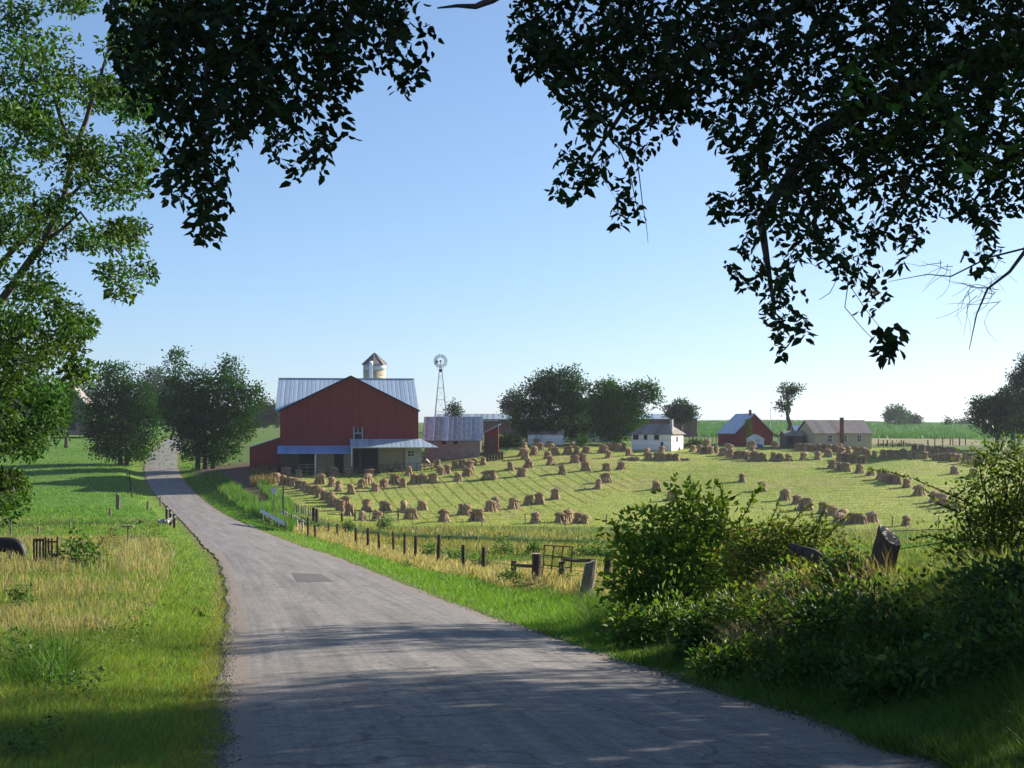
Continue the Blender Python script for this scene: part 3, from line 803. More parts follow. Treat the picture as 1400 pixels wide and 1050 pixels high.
# cream house with long roof
d = 226.0; s_ = F / d
hs, rf = house('cream_house', 1113.5, d, 83 / s_ / .974, 6.4, 20.5 / s_, 37.5 / s_, 13, 'cream sided single storey house with long brown roof and brick chimney', 'house', M['yellow'], M['grey_roof'], row=612, over=.3)
for a0 in (1132.5, 1153.8, 1175.2):
    xa = (a0 - 1113.5) / s_ / .974; window(hs, xa, xa + .72, .95, 1.95, glass=M['glass'], frame=M['offwhite'])
b = MB(); xa = (1150 - 1113.5) / s_ / .974; b.box(xa, xa + .5, -.42, -.004, -.4, 40.5 / s_); ch = b.build('chimney', M['brick'], hs)
b = MB(); b.box(xa - .05, xa + .55, -.47, .05, 40.5 / s_, 40.5 / s_ + .08); b.build('chimney_cap', M['dark_wood'], ch)
# annexes on the left of the cream house
hs, rf = house('brown_shed', 1074.5, 228, 2.9, 4, 1.25, 1.95, 4, 'low dark brown shed left of the cream house', 'shed', M['brown_wall'], M['grey_roof'], row=606, over=.15)
b = MB(); b.box(.5, 1.2, -.05, -.004, 0, 1.1); b.build('door', M['dark'], hs)
hs, rf = house('blue_roof_shed', 1089, 231, 2.6, 4, 1.5, 2.9, 4, 'dark shed with blue grey roof joined to the cream house gable', 'shed', M['brown_wall'], M['metal_roof'], row=606, over=.15)
b = MB(); b.box(1.6, 2.2, -.05, -.004, 0, 1.3); b.build('door', M['dark'], hs)
# farm cart by the gable
c_ = at_d(1110, 222)
e = empty('farm_cart', c_, 'dark flat farm cart parked at the left gable of the cream house', 'cart')
b = MB(); b.box(-.9, .9, -.5, .5, .45, .6); b.box(-.9, -.84, -.5, .5, .6, .95); b.box(.84, .9, -.5, .5, .6, .95); b.build('bed', M['dark_wood'], e)
for sx in (-.6, .6):
    for y_ in (-.55, .55):
        b = MB(); b.tube([(sx, y_ - .04, .36), (sx, y_ + .04, .36)], .36, 12); b.build('wheel', M['dark_steel'], e)
b = MB(); b.tube([(.9, 0, .5), (1.5, 0, .25)], .04, 5); b.build('shaft', M['wood'], e)

# farmhouse among the trees, with finial and chimney on the roof ridge
d = 252.0; s_ = F / d
hs, rf = house('farmhouse', 771, d, 76 / s_, 9, 4.6, 8.05, 0, 'white farmhouse half hidden behind two dark shade trees', 'house', M['white_boards'], M['grey_roof'], row=606, over=.35)
xa = (806.5 - 771) / s_
b = MB(); b.box(xa, xa + .5, 4.2, 4.7, 7.6, 8.7); b.build('chimney', M['brick'], hs)
b = MB(); b.tube([(xa + 1.0, 4.5, 7.9), (xa + 1.0, 4.5, 9.0)], [.28, .22], 8); b.tube([(xa + 1.0, 4.5, 9.0), (xa + 1.0, 4.5, 9.8)], [.06, .02], 5); b.build('finial', M['dark_steel'], hs)
for a0 in (.8, 2.6, 4.6, 6.6, 8.4):
    for z0 in (.9, 3.0): window(hs, a0, a0 + .7, z0, z0 + 1.1)
d = 236.0; s_ = F / d
hs, rf = house('white_garage', 722, d, 48 / s_, 5, 1.35, 2.2, 0, 'low white building in the shade under the left farmhouse tree', 'shed', M['white_boards'], M['grey_roof'], row=604.5, over=.15)
b = MB(); b.box(1.2, 2.4, -.05, -.004, 0, 1.1); b.build('door', M['sign'], hs)
# barn with white eave far left, behind the trees
d = 330.0; s_ = F / d
hs, rf = house('grey_barn', 60, d, 11, 14, 4.6, 10.4, 8, 'weathered grey brown barn with a white roof edge behind the left pasture', 'barn', M['wood'], M['grey_roof'], ridge='y', row=588, over=.4)
b = MB(); b.slab((5.5, -.5, 10.55), (11.4, -.5, 4.3), (11.4, -.38, 4.3), (5.5, -.38, 10.55), .2); b.build('verge_board', M['white'], hs)
b = MB(); b.box(3.6, 7.2, -.05, -.004, 0, 3.4); b.build('door', M['dark'], hs)

# ---------------------------------------------------------------- wheat shocks
def shock_variant(k):
    r = random.Random(100 + k)
    b = MB(); n = 9; a_, c_ = r.uniform(.54, .74), r.uniform(.36, .46)
    for i in range(n):
        th = 2 * math.pi * (i + r.uniform(-.2, .2)) / n; rad = 1 if i else .2
        bx_, by_ = a_ * math.cos(th) * rad, c_ * math.sin(th) * rad
        tx, ty = bx_ * .55 + r.uniform(-.05, .05), by_ * .45
        H = r.uniform(1.08, 1.2); m = 8; vs = []; fs = []
        prof = [(0, .29), (.22, .19), (.5, .135), (.7, .14), (.92, .21), (1, .13)]
        for j, (t, rr) in enumerate(prof):
            for q in range(m):
                an = 2 * math.pi * q / m; rj = rr * r.uniform(.85, 1.18)
                vs.append((bx_ + (tx - bx_) * t + rj * math.cos(an), by_ + (ty - by_) * t + rj * math.sin(an), H * t - .03))
        for j in range(len(prof) - 1):
            for q in range(m): fs.append((j * m + q, j * m + (q + 1) % m, (j + 1) * m + (q + 1) % m, (j + 1) * m + q))
        fs.append(tuple((len(prof) - 1) * m + q for q in range(m)))
        b.add(vs, fs)
    for i in range(240):                     # loose straws
        th = r.uniform(0, 6.283); z0 = r.choice([0, 0, .1, .5, .8]) + r.uniform(0, .2); kk = 1.15 - .5 * min(z0, .6)
        p0 = Vector((a_ * kk * math.cos(th) * 1.15, c_ * kk * math.sin(th) * 1.25, z0)); out = Vector((math.cos(th), math.sin(th), 0))
        p1 = p0 + out * r.uniform(.03, .16) + Vector((r.uniform(-.08, .08), r.uniform(-.08, .08), r.uniform(-.22, .28)))
        if p1.z < 0: p1.z = .02
        t = Vector((-out.y, out.x, 0)) * .02
        b.add([p0 - t, p0 + t, p1], [(0, 1, 2)])
    return b, a_, c_
def cap_variant(k, a_, c_):
    r = random.Random(300 + k)
    b = MB(); nu, nv = 14, 6; vs = []; fs = []
    tl = r.uniform(-.22, .22); wx, wy = a_ * r.uniform(.88, 1.12), c_ * r.uniform(1.1, 1.4); ox_ = r.uniform(-.14, .14)
    for j in range(nv + 1):
        t = j / nv
        for i in range(nu):
            th = 2 * math.pi * i / nu; rr = (.12 + .88 * t) * r.uniform(.9, 1.12)
            z = 1.34 - .30 * t ** 2.2 + tl * math.cos(th) * t + r.uniform(-.06, .06)
            vs.append((ox_ * t + wx * rr * math.cos(th), wy * rr * math.sin(th), z))
    for i in range(nu):
        th = 2 * math.pi * i / nu; vs.append((wx * .7 * math.cos(th), wy * .7 * math.sin(th), .88 + tl * .6 * math.cos(th)))
    for j in range(nv + 1):
        for i in range(nu): fs.append((j * nu + i, j * nu + (i + 1) % nu, (j + 1) * nu + (i + 1) % nu, (j + 1) * nu + i))
    fs.append(tuple(range(nu - 1, -1, -1))); b.add(vs, fs)
    for i in range(190):
        th = r.uniform(0, 6.283); p0 = Vector((wx * .8 * math.cos(th), wy * .8 * math.sin(th), 1.2 + tl * .7 * math.cos(th))); out = Vector((math.cos(th) * .7 + .2, math.sin(th), 0))
        p1 = p0 + out * r.uniform(.06, .24) + Vector((0, 0, r.uniform(-.34, .14))); t = Vector((-out.y, out.x, 0)) * .022
        b.add([p0 - t, p0 + t, p1], [(0, 1, 2)])
    return b
SV = []
for k in range(7):
    b, a_, c_ = shock_variant(k)
    o = b.build('wheat_shock', M['straw'], None, False)
    c2 = cap_variant(k, a_, c_).build('cap_sheaf', M['straw'], o)
    SV.append([o, c2, False])
ROWS = [
 ('just above the creek, front row left of the bushes', [(478,706),(495,712),(516,713),(561,711),(607,714),(652,713),(732,716),(767,716),(777,713.5),(794,717)]),
 ('second row above the creek below the barn', [(466,699),(472,692),(501,699),(527,700),(552,700),(577,698),(635,704),(671,700),(678,696),(703,696),(723,691),(738,689),(759,682)]),
 ('curved row running along the lane fence', [(378,661),(387,664),(394,665),(403,666),(409,669),(416,671.5),(423,674),(430,677),(438,680),(445,684),(452,688),(455,693),(462,695)]),
 ('row standing nearest the barn wall', [(392,651),(409,652),(439,652),(457,650),(477,649),(523,646),(546,645),(598,641),(622,641),(632,641),(643,642),(648,637),(661,636)]),
 ('row on the rise above the diagonal drill lines', [(437,662),(454,665),(463,671),(480,676),(495,669),(513,672),(525,667),(540,661),(551,666),(566,661),(577,661),(592,661),(626,659),(639,652),(667,656),(674,655),(698,644),(713,652),(722,640),(769,648),(801,645),(829,644),(849,643)]),
 ('scattered group below the barn window', [(506,652),(503,662),(559,650),(602,650),(610,649)]),
 ('cluster below the low white building', [(715,624),(717,614),(718,629),(730,623),(733,610),(739,615),(749,627),(753,636),(750,612),(754,616),(759,622)]),
 ('cluster left of centre below the farmhouse', [(776,621),(783,613),(788,622),(786,633),(797,632),(801,621)]),
 ('group left of the small white house', [(825,620),(832,627),(831,616),(838,616),(846,617),(852,616),(860,624)]),
 ('pair standing lower mid field', [(818,669),(828,660),(897,671),(920,684)]),
 ('group in front of the small white house', [(884,615),(884,624),(886,630),(898,630),(907,630),(917,630),(924,630),(905,621),(924,615)]),
 ('row from the white house to the red outbuilding', [(947,618),(957,620),(964,620),(971,621),(966,612),(979,620),(989,624),(999,626),(1009,627),(1017,628),(1024,629),(1032,630),(1041,630),(996,616)]),
 ('row between red outbuilding and cream house', [(1028,620),(1028,614),(1060,615),(1058,631),(1066,631),(1078,631),(1099,630),(1118,629),(1132,625)]),
 ('far row along the yard of the cream house', [(1092,617),(1099,617),(1106,617),(1113,617),(1120,617),(1127,617),(1134,618),(1141,618),(1148,618),(1150,621),(1160,620)]),
 ('block standing in front of the cream house windows', [(1148,630),(1156,631),(1165,633),(1174,634),(1181,634),(1172,622),(1180,622),(1186,626)]),
 ('diagonal row running right from the cream house', [(1138,641),(1148,643),(1156,644),(1175,648),(1191,651),(1203,656),(1211,659),(1219,661),(1226,662),(1240,668),(1257,677),(1278,687),(1287,691),(1296,695),(1306,699)]),
 ('right hand row before the far post fence', [(1195,626),(1207,626),(1219,626),(1227,626),(1235,626),(1248,627),(1263,628),(1250,617),(1259,618),(1270,621),(1279,621),(1287,621),(1280,630),(1288,630),(1296,622),(1304,623),(1297,631),(1305,632),(1311,632),(1322,634),(1333,636),(1342,638)]),
 ('pair of lone shocks left of the right hand bush', [(1305,649),(1331,653),(1396,628),(1380,627)]),
 ('lone pair above the foreground bush tops', [(1015,659),(1042,671)]),
 ('low right row behind the foreground bushes', [(1073,684),(1090,690),(1101,697),(1126,703),(1138,706),(1152,711),(1147,718),(1166,716),(1176,717),(1192,715),(1239,720)]),
]
ORD = ['first','second','third','fourth','fifth','sixth','seventh','eighth','ninth','tenth','eleventh','twelfth','thirteenth','fourteenth','fifteenth','sixteenth','seventeenth','eighteenth','nineteenth','twentieth','twenty-first','twenty-second','twenty-third','twenty-fourth']
SHOCKS = []
kk = 0
for rn, lst in ROWS:
    for j, (a_, r_) in enumerate(sorted(lst)):
        P_ = hit(a_, r_, 135, 240); v = SV[kk % 7 if kk < 7 else random.randrange(7)]
        if not v[2]: o, c2 = v[0], v[1]; v[2] = True
        else:
            o = v[0].copy(); COL.objects.link(o); c2 = v[1].copy(); COL.objects.link(c2); c2.parent = o
        o.location = (P_.x, P_.y, P_.z - .02); o.rotation_euler = (0, 0, random.uniform(0, 6.283)); s_ = random.uniform(.96, 1.14); s_ *= .90; o.scale = (s_ * random.uniform(.98, 1.16), s_ * random.uniform(.9, 1.1), s_ * random.uniform(.86, .98)); o.rotation_euler.x, o.rotation_euler.y = random.gauss(0, .05), random.gauss(0, .05)
        o['label'] = '%s wheat shock from the left, %s' % (ORD[j], rn)
        o['category'] = 'wheat shock'; o['group'] = 'wheat shocks standing in the field'
        SHOCKS.append((P_.x, P_.y)); kk += 1
# fallen sheaves lying flat
fs0 = None
for j, (a_, r_, lab) in enumerate([(855, 630, 'left flat bundle lying near the white house row'), (867, 630, 'thick flat bundle lying left of the white house row'), (936, 630, 'thin flat bundle lying right of the white house row')]):
    P_ = hit(a_, r_, 135, 240)
    if fs0 is None:
        b = MB(); b.tube([(-.75, 0, .12), (-.3, 0, .2), (.1, 0, .17), (.5, 0, .22), (.8, 0, .12)], [.14, .2, .15, .24, .1], 9); o = fs0 = b.build('fallen_sheaf', M['straw'], jit=.02)
    else: o = fs0.copy(); COL.objects.link(o)
    o.location = P_; o.rotation_euler = (0, 0, random.uniform(-.4, .4)); o.scale = (1, 1, 1.5 if j == 1 else .9)
    tag(o, lab, 'sheaf', 'fallen sheaves')

# ---------------------------------------------------------------- fences
def post_mesh(h, r, lean=.03, n=7, mat='dark_wood', square=False):
    b = MB(); k = 4 if square else n
    lx, ly = random.gauss(0, lean), random.gauss(0, lean)
    b.tube([(0, 0, -.35), (lx * .5, ly * .5, h * .5), (lx, ly, h)], [r * 1.05, r, r * .93], k); return b
def fence(name, label, posts, r, mat, wires=(), wr_=.006, dr=(30, 400), cat='fence', bury=0):
    """posts: (px, row of top, row of base)"""
    P_ = [hit(a, c, *dr) for a, t, c in posts]
    e = empty(name, P_[len(P_) // 2], label, cat); O_ = e.location
    tops = []
    for (a, t, c), q in zip(posts, P_):
        h = (c - t) / F * q.y
        o = post_mesh(h, r * random.uniform(.8, 1.25), .04).build('post', M[mat], e, jit=.004); o.location = q - O_
        tops.append((q, h))
    for k in wires:
        b = MB()
        for (q0, h0), (q1, h1) in zip(tops[:-1], tops[1:]):
            b.tube([q0 - O_ + Vector((0, -.06, h0 * k)), (q0 + q1) / 2 - O_ + Vector((0, -.06, (h0 + h1) / 2 * k - .03)), q1 - O_ + Vector((0, -.06, h1 * k))], wr_, 4)
        b.build('wire', M['rust'], e)
    return e
near = [(827, 757, 816), (661, 748, 790), (634, 746, 786), (599, 732, 778), (568, 733, 770), (553, 729, 765), (538, 728, 762), (519, 728, 759), (503, 722, 754), (486, 722, 751)]
fence('post_and_wire_fence', 'row of dark weathered posts with wire in the tan grass right of the road', near, .085, 'dark_wood', (.55, .85), .008, (30, 105))
far_ = [(472.6, 717, 733), (461, 717, 734), (448.6, 716, 731), (431, 719, 737), (421, 708, 735), (398, 703, 723)]
fence('post_and_wire_fence', 'short row of posts between guardrail end and the tan roadside grass', far_, .09, 'dark_wood', (.6, .85), .008, (80, 150))
lane_posts = []
for a in np.linspace(0, 1, 30):
    xx = float(np.interp(a, [0, .35, .75, 1], [341, 368, 405, 428])); yy = float(np.interp(a, [0, .35, .75, 1], [658, 680, 700, 706]))
    hgt = 7.5 + a * 4; lane_posts.append((xx + random.uniform(-.8, .8), yy - hgt, yy + random.uniform(-.6, .6)))
fence('lane_fence', 'curving line of short pale posts along the farm lane', lane_posts, .06, 'wood', (.9,), .008, (130, 260))
edge = [(545, 698.5, 715), (608, 702, 719), (659, 702, 720), (718, 702, 718), (773, 704, 720), (829, 704, 719)]
fence('field_fence', 'thin stakes along the creek edge of the shock field', edge, .05, 'wood', (.5, .9), .008, (120, 175))
fence('field_fence', 'thin stakes at the field edge behind the leaning stump', [(1220, 706, 722), (1283, 706, 724), (1330, 706, 725)], .055, 'wood', (.5, .9), .006, (110, 175))
bgp = [(1201, 601, 612), (1208, 602, 612), (1213, 602, 612), (1220, 602, 612), (1232, 602, 611), (1235, 603, 611), (1269, 602, 611), (1278, 599, 609), (1289, 599, 611), (1299, 599, 609), (1303, 599, 609), (1312, 598, 609), (1320, 599, 609), (1346, 600, 610), (1370, 601, 611), (1392, 601, 611)]
fence('pasture_fence', 'far line of dark posts beyond the right hand wheat shocks', bgp, .1, 'dark_wood', (.5, .9), .012, (236, 300))
bgp = [(x_, 595.5, 605.5) for x_ in np.arange(942, 990, 5.3)]
fence('pasture_fence', 'small dark posts between white house and red outbuilding', bgp, .06, 'dark_wood', (.5, .9), .012, (236, 300))
fence('pasture_fence', 'lone posts at the left pasture corner', [(202, 685, 697), (219.5, 679, 692), (160, 674, 697), (162.5, 677, 697), (151, 695, 706)], .12, 'wood', (), .01, (110, 220))
fence('pasture_fence', 'thin posts standing in the left pasture meadow', [(15, 714, 735), (97, 710, 729), (52, 720, 733)], .06, 'wood', (.9,), .006, (70, 140))
sidef = [(174, 641, 652), (177, 646, 657), (178, 652, 664), (179, 659, 672), (180, 667, 680)]
fence('pasture_fence', 'overgrown posts beside the road below the left tree', sidef, .09, 'dark_wood', (.9,), .008, (140, 240))
# paddock gates in front of the curved row
g0 = [(429, 694, 712), (433.5, 695, 714)]
e = fence('brace_fence', 'wooden brace with one top rail at the left end of the paddock gates', [(429, 694.5, 713), (433.5, 696, 714), (468, 699, 715)], .13, 'dark_wood', (), .01, (120, 175))
ch = [o for o in e.children if o.name.startswith('post')]
b = MB(); q = [o.location + Vector((0, -.1, PZ(0, 1) * 0)) for o in ch]
hA = 16 / F * (e.location.y)
b.tube([q[1] + Vector((0, 0, hA * .95)), q[2] + Vector((0, 0, hA * .92))], .07, 6); b.build('top_rail', M['dark_wood'], e)
pa, pb = hit(485.5, 716, 120, 175), hit(544.5, 716, 120, 175)
e = empty('tube_gate', pa, 'wide grey tube gate between posts before the front shocks', 'gate'); V_ = pb - pa; V_.z = 0
for h_ in (.25, .6, .98):
    b = MB(); b.tube([(0, 0, h_), V_ + Vector((0, 0, h_))], .03, 5); b.build('rail', M['dark_steel'], e)
for k in (0, .33, .66, 1):
    b = MB(); b.tube([V_ * k + Vector((0, 0, .2)), V_ * k + Vector((0, 0, 1.03 if k not in (0, 1) else 1.3))], .04 if k not in (0, 1) else .09, 6); b.build('upright', M['dark_steel'] if k not in (0, 1) else M['dark_wood'], e)

# near group: rail post, gate post, pipe frame, leaning post
def big_post(name, px, top, base, d, r, lean, label, cat='post', mat='dark_wood', topcut=.0, jit=.012):
    q = at_d(px, d); h = (base - top) / F * d
    b = MB(); n = 11; vs = []; lv = 9
    for j in range(lv + 1):
        t = j / lv; rr = r * (1.12 - .16 * t)
        for i in range(n):
            th = 2 * math.pi * i / n; k = 1 + .07 * math.sin(3 * th + 1) + random.uniform(-.05, .05)
            z = -.3 + (h + .3) * t + (topcut * math.cos(th) * (t > .99)); vs.append((lean[0] * h * t + rr * k * math.cos(th), lean[1] * h * t + rr * k * math.sin(th), z))
    fs = [(j * n + i, j * n + (i + 1) % n, (j + 1) * n + (i + 1) % n, (j + 1) * n + i) for j in range(lv) for i in range(n)]
    b.add(vs, fs); o = b.build(name, M[mat]); o.location = q
    c = MB(); c.add([(v[0], v[1], v[2] + .003) for v in vs[-n:]], [tuple(range(n))]); c.build('cut_top', M['cut_wood'], o)
    tag(o, label, cat); return o, q, h
o, q0, h0 = big_post('gate_post', 733.5, 748, 795, 46, .155, (.0, 0), 'thick dark gate post left of the rusty pipe frame', jit=.01)
e = empty('rail_brace', at_d(702, 49), 'short dark post with a horizontal rail reaching the thick gate post', 'fence')
b = MB(); b.tube([(0, 0, -.3), (.02, 0, 32 / F * 49)], [.11, .1], 8); b.build('post', M['dark_wood'], e)
b = MB(); za = 28 / F * 49; tgt = q0 - e.location
b.tube([(-.02, -.12, za - .03), (tgt.x * .5, tgt.y * .5, za + .07), (tgt.x, tgt.y + .1, za + .2)], .06, 7); b.build('rail', M['dark_wood'], e)
dg = 46.5; q = at_d(763, dg); fz = lambda py: PZ(py, dg) - q.z; fx = lambda px: PX(px, dg) - q.x
e = empty('pipe_frame', q, 'rusty rectangular pipe gate frame standing beside the thick gate post', 'gate')
T_ = [(744.5, 745.5), (783, 748.5)]; B_ = [(741.5, 790), (780, 793)]
def lin(u_, v_): 
    t0, t1, b0, b1 = T_[0], T_[1], B_[0], B_[1]
    a = (t0[0] + (t1[0] - t0[0]) * u_, t0[1] + (t1[1] - t0[1]) * u_); c = (b0[0] + (b1[0] - b0[0]) * u_, b0[1] + (b1[1] - b0[1]) * u_)
    return Vector((fx(a[0] + (c[0] - a[0]) * v_), .25 * u_, fz(a[1] + (c[1] - a[1]) * v_)))
b = MB(); b.tube([lin(0, 1), lin(0, 0), lin(1, 0), lin(1, 1)], .034, 7); b.build('frame', M['rust'], e)
for u_ in (.33, .66): b = MB(); b.tube([lin(u_, 0), lin(u_ - .03, .95)], .026, 6); b.build('upright', M['rust'], e)
for v_ in (.30, .60): b = MB(); b.tube([lin(0, v_), lin(1, v_ + .05)], .022, 6); b.build('crossbar', M['rust'], e)
big_post('stump_post', 768, 753, 790, 45, .10, (.0, .05), 'dark post seen through the rusty pipe frame')
o, q1, h1 = big_post('leaning_post', 796, 766, 822, 35, .155, (.22, .05), 'grey split post leaning right at the edge of the big bush', mat='wood', topcut=.05)
q = at_d(772, 43); b = MB(); q2 = Vector((PX(806, 40), 40, PZ(766, 40))); q1_ = Vector((PX(771, 46), 46, PZ(765, 46)))
b.tube([(0, 0, 0), (q2 - q1_) / 2 + Vector((0, 0, -.03)), q2 - q1_], .05, 7); o = b.build('fence_rail', M['dark_wood']); o.location = q1_
tag(o, 'dark rail running from the pipe frame to the leaning post', 'rail')

# leaning tree stump on the bank, right foreground
d = 21.0; q = at_d(1196, d); q.z = PZ(795, d) - .15
vs = []; n = 26; lv = 14; h = (795 - 716) / F * d + .1
ax = Vector((.27, .0, 1)).normalized(); ux = Vector((1, 0, -.27)).normalized(); uy = Vector((0, 1, 0))
for j in range(lv + 1):
    t = j / lv
    for i in range(n):
        th = 2 * math.pi * i / n
        k = 1 + .09 * math.sin(3 * th + .7) + .05 * math.sin(7 * th + t * 2) + .03 * math.sin(17 * th + 5 * t) + random.uniform(-.025, .025) + .12 * (1 - t) ** 3
        rr = .178 * k
        tilt = 0 if j < lv else 0
        v = ax * (h * t - .1) + ux * rr * math.cos(th) + uy * rr * math.sin(th)
        if t > .7: v += ax * (-(rr * math.cos(th)) * .38 + .55 * rr * math.sin(th)) * ((t - .7) / .3)
        vs.append(v)
b = MB(); b.add(vs, [(j * n + i, j * n + (i + 1) % n, (j + 1) * n + (i + 1) % n, (j + 1) * n + i) for j in range(lv) for i in range(n)])
st = b.build('tree_stump', M['stump']); st.location = q; tag(st, 'thick dark stump leaning right on the grassy bank with a pale sawn top', 'stump')
top = vs[-n:]; cen = sum(top, Vector()) / n
b = MB(); b.add([v + ax * .004 for v in top] + [cen + ax * .012], [(i, (i + 1) % n, n) for i in range(n)]); b.build('sawn_top', M['cut_wood'], st)
# fallen log to its left
q = at_d(1120, 22.5); b = MB(); P0 = Vector((PX(1082, 23.5), 23.5, PZ(748, 23.5))); P1 = Vector((PX(1185, 21.5), 21.5, PZ(800, 21.5)))
b.tube([Vector((0, 0, 0)), (P1 - P0) * .35 + Vector((0, 0, .05)), (P1 - P0) * .7, P1 - P0], [.05, .10, .095, .07], 12)
o = b.build('fallen_log', M['dark_wood'], jit=.012); o.location = P0; tag(o, 'dark rotting log lying in the weeds left of the leaning stump', 'log')
# barbed wire from the stump
b = MB(); s0 = Vector((PX(1219, 21), 21, PZ(752, 21)))
b.tube([(0, 0, 0), (.7, .1, .09), (1.6, .3, .17), (2.3, .4, .33)], .006, 4); b.tube([(0, 0, .28), (.8, .1, .30), (2.2, .4, .48)], .005, 4)
o = b.build('fence_wire', M['rust']); o.location = s0; tag(o, 'slack strands of rusty wire running right from the leaning stump', 'wire')

# left fence piece with boards, posts
q = at_d(52, 56); q.z = PZ(768, 56)
for i, (a, t_) in enumerate([(46.5, 737), (50.5, 736), (55, 735.5), (59, 736)]): pass
e = empty('board_fence', q, 'broken fence panel of dark and reddish boards in the weeds on the left', 'fence')
for a, t_, mt in [(46.5, 737, 'dark_wood'), (50.3, 736, 'dark_wood'), (54.8, 735.5, 'dark_wood'), (59.2, 736, 'dark_wood'), (62.5, 734, 'rust'), (66.5, 736, 'rust'), (71, 736, 'rust'), (78.5, 733.5, 'rust')]:
    x_ = PX(a, 56) - q.x; b = MB(); b.box(x_ - .036, x_ + .036, -.02, .02, -.2, (768 - t_) / F * 56); b.build('board', M[mt], e)
b = MB(); b.box(PX(62, 56) - q.x, PX(79, 56) - q.x, .032, .07, .75, .82); b.box(PX(46, 56) - q.x, PX(60, 56) - q.x, .032, .07, .8, .9); b.build('rail', M['rust'], e)
o, q0, h0 = big_post('fence_post', 135, 743, 765, 58, .075, (0, 0), 'stubby dark post between leafy weed clumps on the left')
q = at_d(175, 80); e = empty('plank_table', Vector((q.x, q.y, PZ(745, 80))), 'grey plank laid on a thin post above the roadside weeds', 'stand')
b = MB(); b.box(-.33, .33, -.2, .2, 24.5 / F * 80, 26.5 / F * 80); b.build('plank', M['wood'], e)
b = MB(); b.tube([(0, 0, -.3), (0, 0, 24.5 / F * 80)], .05, 6); b.build('post', M['wood'], e)

# guardrail at the culvert, sign and pole
q0, q1 = hit(357, 708, 100, 170), hit(390, 726, 90, 160)
A_ = Vector((PX(356, 126), 126, PZ(698.5, 126))); B2 = Vector((PX(390, 112), 112, PZ(716.5, 112)))
e = empty('guardrail', Vector((A_.x, A_.y, tz(A_.x, A_.y))), 'short steel guardrail over the culvert right of the road', 'guardrail'); O_ = e.location
D_ = (B2 - A_); nn = Vector((D_.y, -D_.x, 0)).normalized()
if nn.x > 0: nn = -nn
prof = [(0, -.17), (.05, -.13), (.05, -.08), (0, -.03), (0, .03), (.05, .08), (.05, .13), (0, .17)]
vs = [A_ - O_ + D_ * t + nn * a + Vector((0, 0, c)) for t in (0, 1) for a, c in prof]
vs += [v - nn * .015 for v in vs]
k = len(prof); fs = [(i, i + 1, k + i + 1, k + i) for i in range(k - 1)] + [(2 * k + i + 1, 2 * k + i, 3 * k + i, 3 * k + i + 1) for i in range(k - 1)]
b = MB(); b.add(vs, fs); b.build('beam', M['rail'], e)
for t in (.04, .35, .66, .97):
    q = A_ + D_ * t - nn * .13; g_ = tz(q.x, q.y); b = MB(); b.box(q.x - O_.x - .07, q.x - O_.x + .07, q.y - O_.y - .07, q.y - O_.y + .07, min(g_, q.z - .5) - .4 - O_.z, q.z - O_.z + .12); b.build('post', M['wood'], e)
off = Vector((1.5, 2.2, -.1))
e = empty('culvert_railing', Vector((A_.x + off.x, A_.y + off.y, tz(A_.x + off.x, A_.y + off.y))), 'low white railing standing behind the steel guardrail', 'railing'); O_ = e.location
b = MB(); b.tube([A_ + off - O_, A_ + off + D_ * .9 - O_], .06, 6); b.build('rail', M['concrete'], e)
for t in (0, .2, .4, .6, .8):
    q = A_ + off + D_ * t; b = MB(); b.box(q.x - O_.x - .08, q.x - O_.x + .08, q.y - O_.y - .08, q.y - O_.y + .08, -1.2, q.z - O_.z + .1); b.build('post', M['concrete'], e)
d = 124.0; q = Vector((PX(375, d), d, PZ(704, d))); e = empty('road_sign', q, 'slim sign post with a small pale square plate beside the guardrail', 'road sign'); s_ = F / d
b = MB(); b.tube([(0, 0, -1), (0, 0, 38 / s_)], .05, 6); b.build('post', M['wood'], e)
b = MB(); b.box(-.22, .22, -.08, -.055, 29.5 / s_, 36.5 / s_); b.build('plate', M['sign'], e)
q = Vector((PX(387, d), d, PZ(711, d))); b = MB(); b.tube([(0, 0, -1), (.02, 0, 47 / s_)], [.085, .07], 8); o = b.build('pole', M['dark_wood']); o.location = q; tag(o, 'tall dark wooden pole right of the small pale sign', 'pole')
d = 300.0; q = at_d(1053.5, d); b = MB(); b.tube([(0, 0, -.5), (0, 0, (PZ(556, d) - q.z))], .05, 6); o = b.build('pole', M['sign']); o.location = q; tag(o, 'thin pale pole on the skyline left of the bare tree', 'pole')
# culvert head with pale stones, left of the road
d = 118.0; c_ = at_d(233, d)
e = empty('culvert_headwall', Vector((PX(233, d), d, PZ(716, d))), 'dark culvert headwall with pale stones at the left road edge', 'culvert')
b = MB(); P0 = Vector((PX(226, 128) - e.location.x, 10, PZ(693, 128) - e.location.z)); P1 = Vector((PX(241, 114) - e.location.x, -4, PZ(709, 114) - e.location.z))
b.tube([P0, P1], .08, 6); b.build('rail', M['concrete'], e)
for t in (.15, .5, .85):
    q = P0.lerp(P1, t); b = MB(); b.box(q.x - .1, q.x + .1, q.y - .1, q.y + .1, q.z - 1.3, q.z + .25); b.build('post', M['dark_wood'], e)
for i in range(9):
    b = MB(); r_ = random.uniform(.12, .28); b.lathe([(r_ * .5, 0), (r_, r_ * .4), (r_ * .8, r_ * .9), (r_ * .2, r_ * 1.1)], 7); o = b.build('stone', M['concrete'], e, jit=.05)
    o.location = (random.uniform(-.7, .7), random.uniform(-1.5, .5), random.uniform(0, .2))

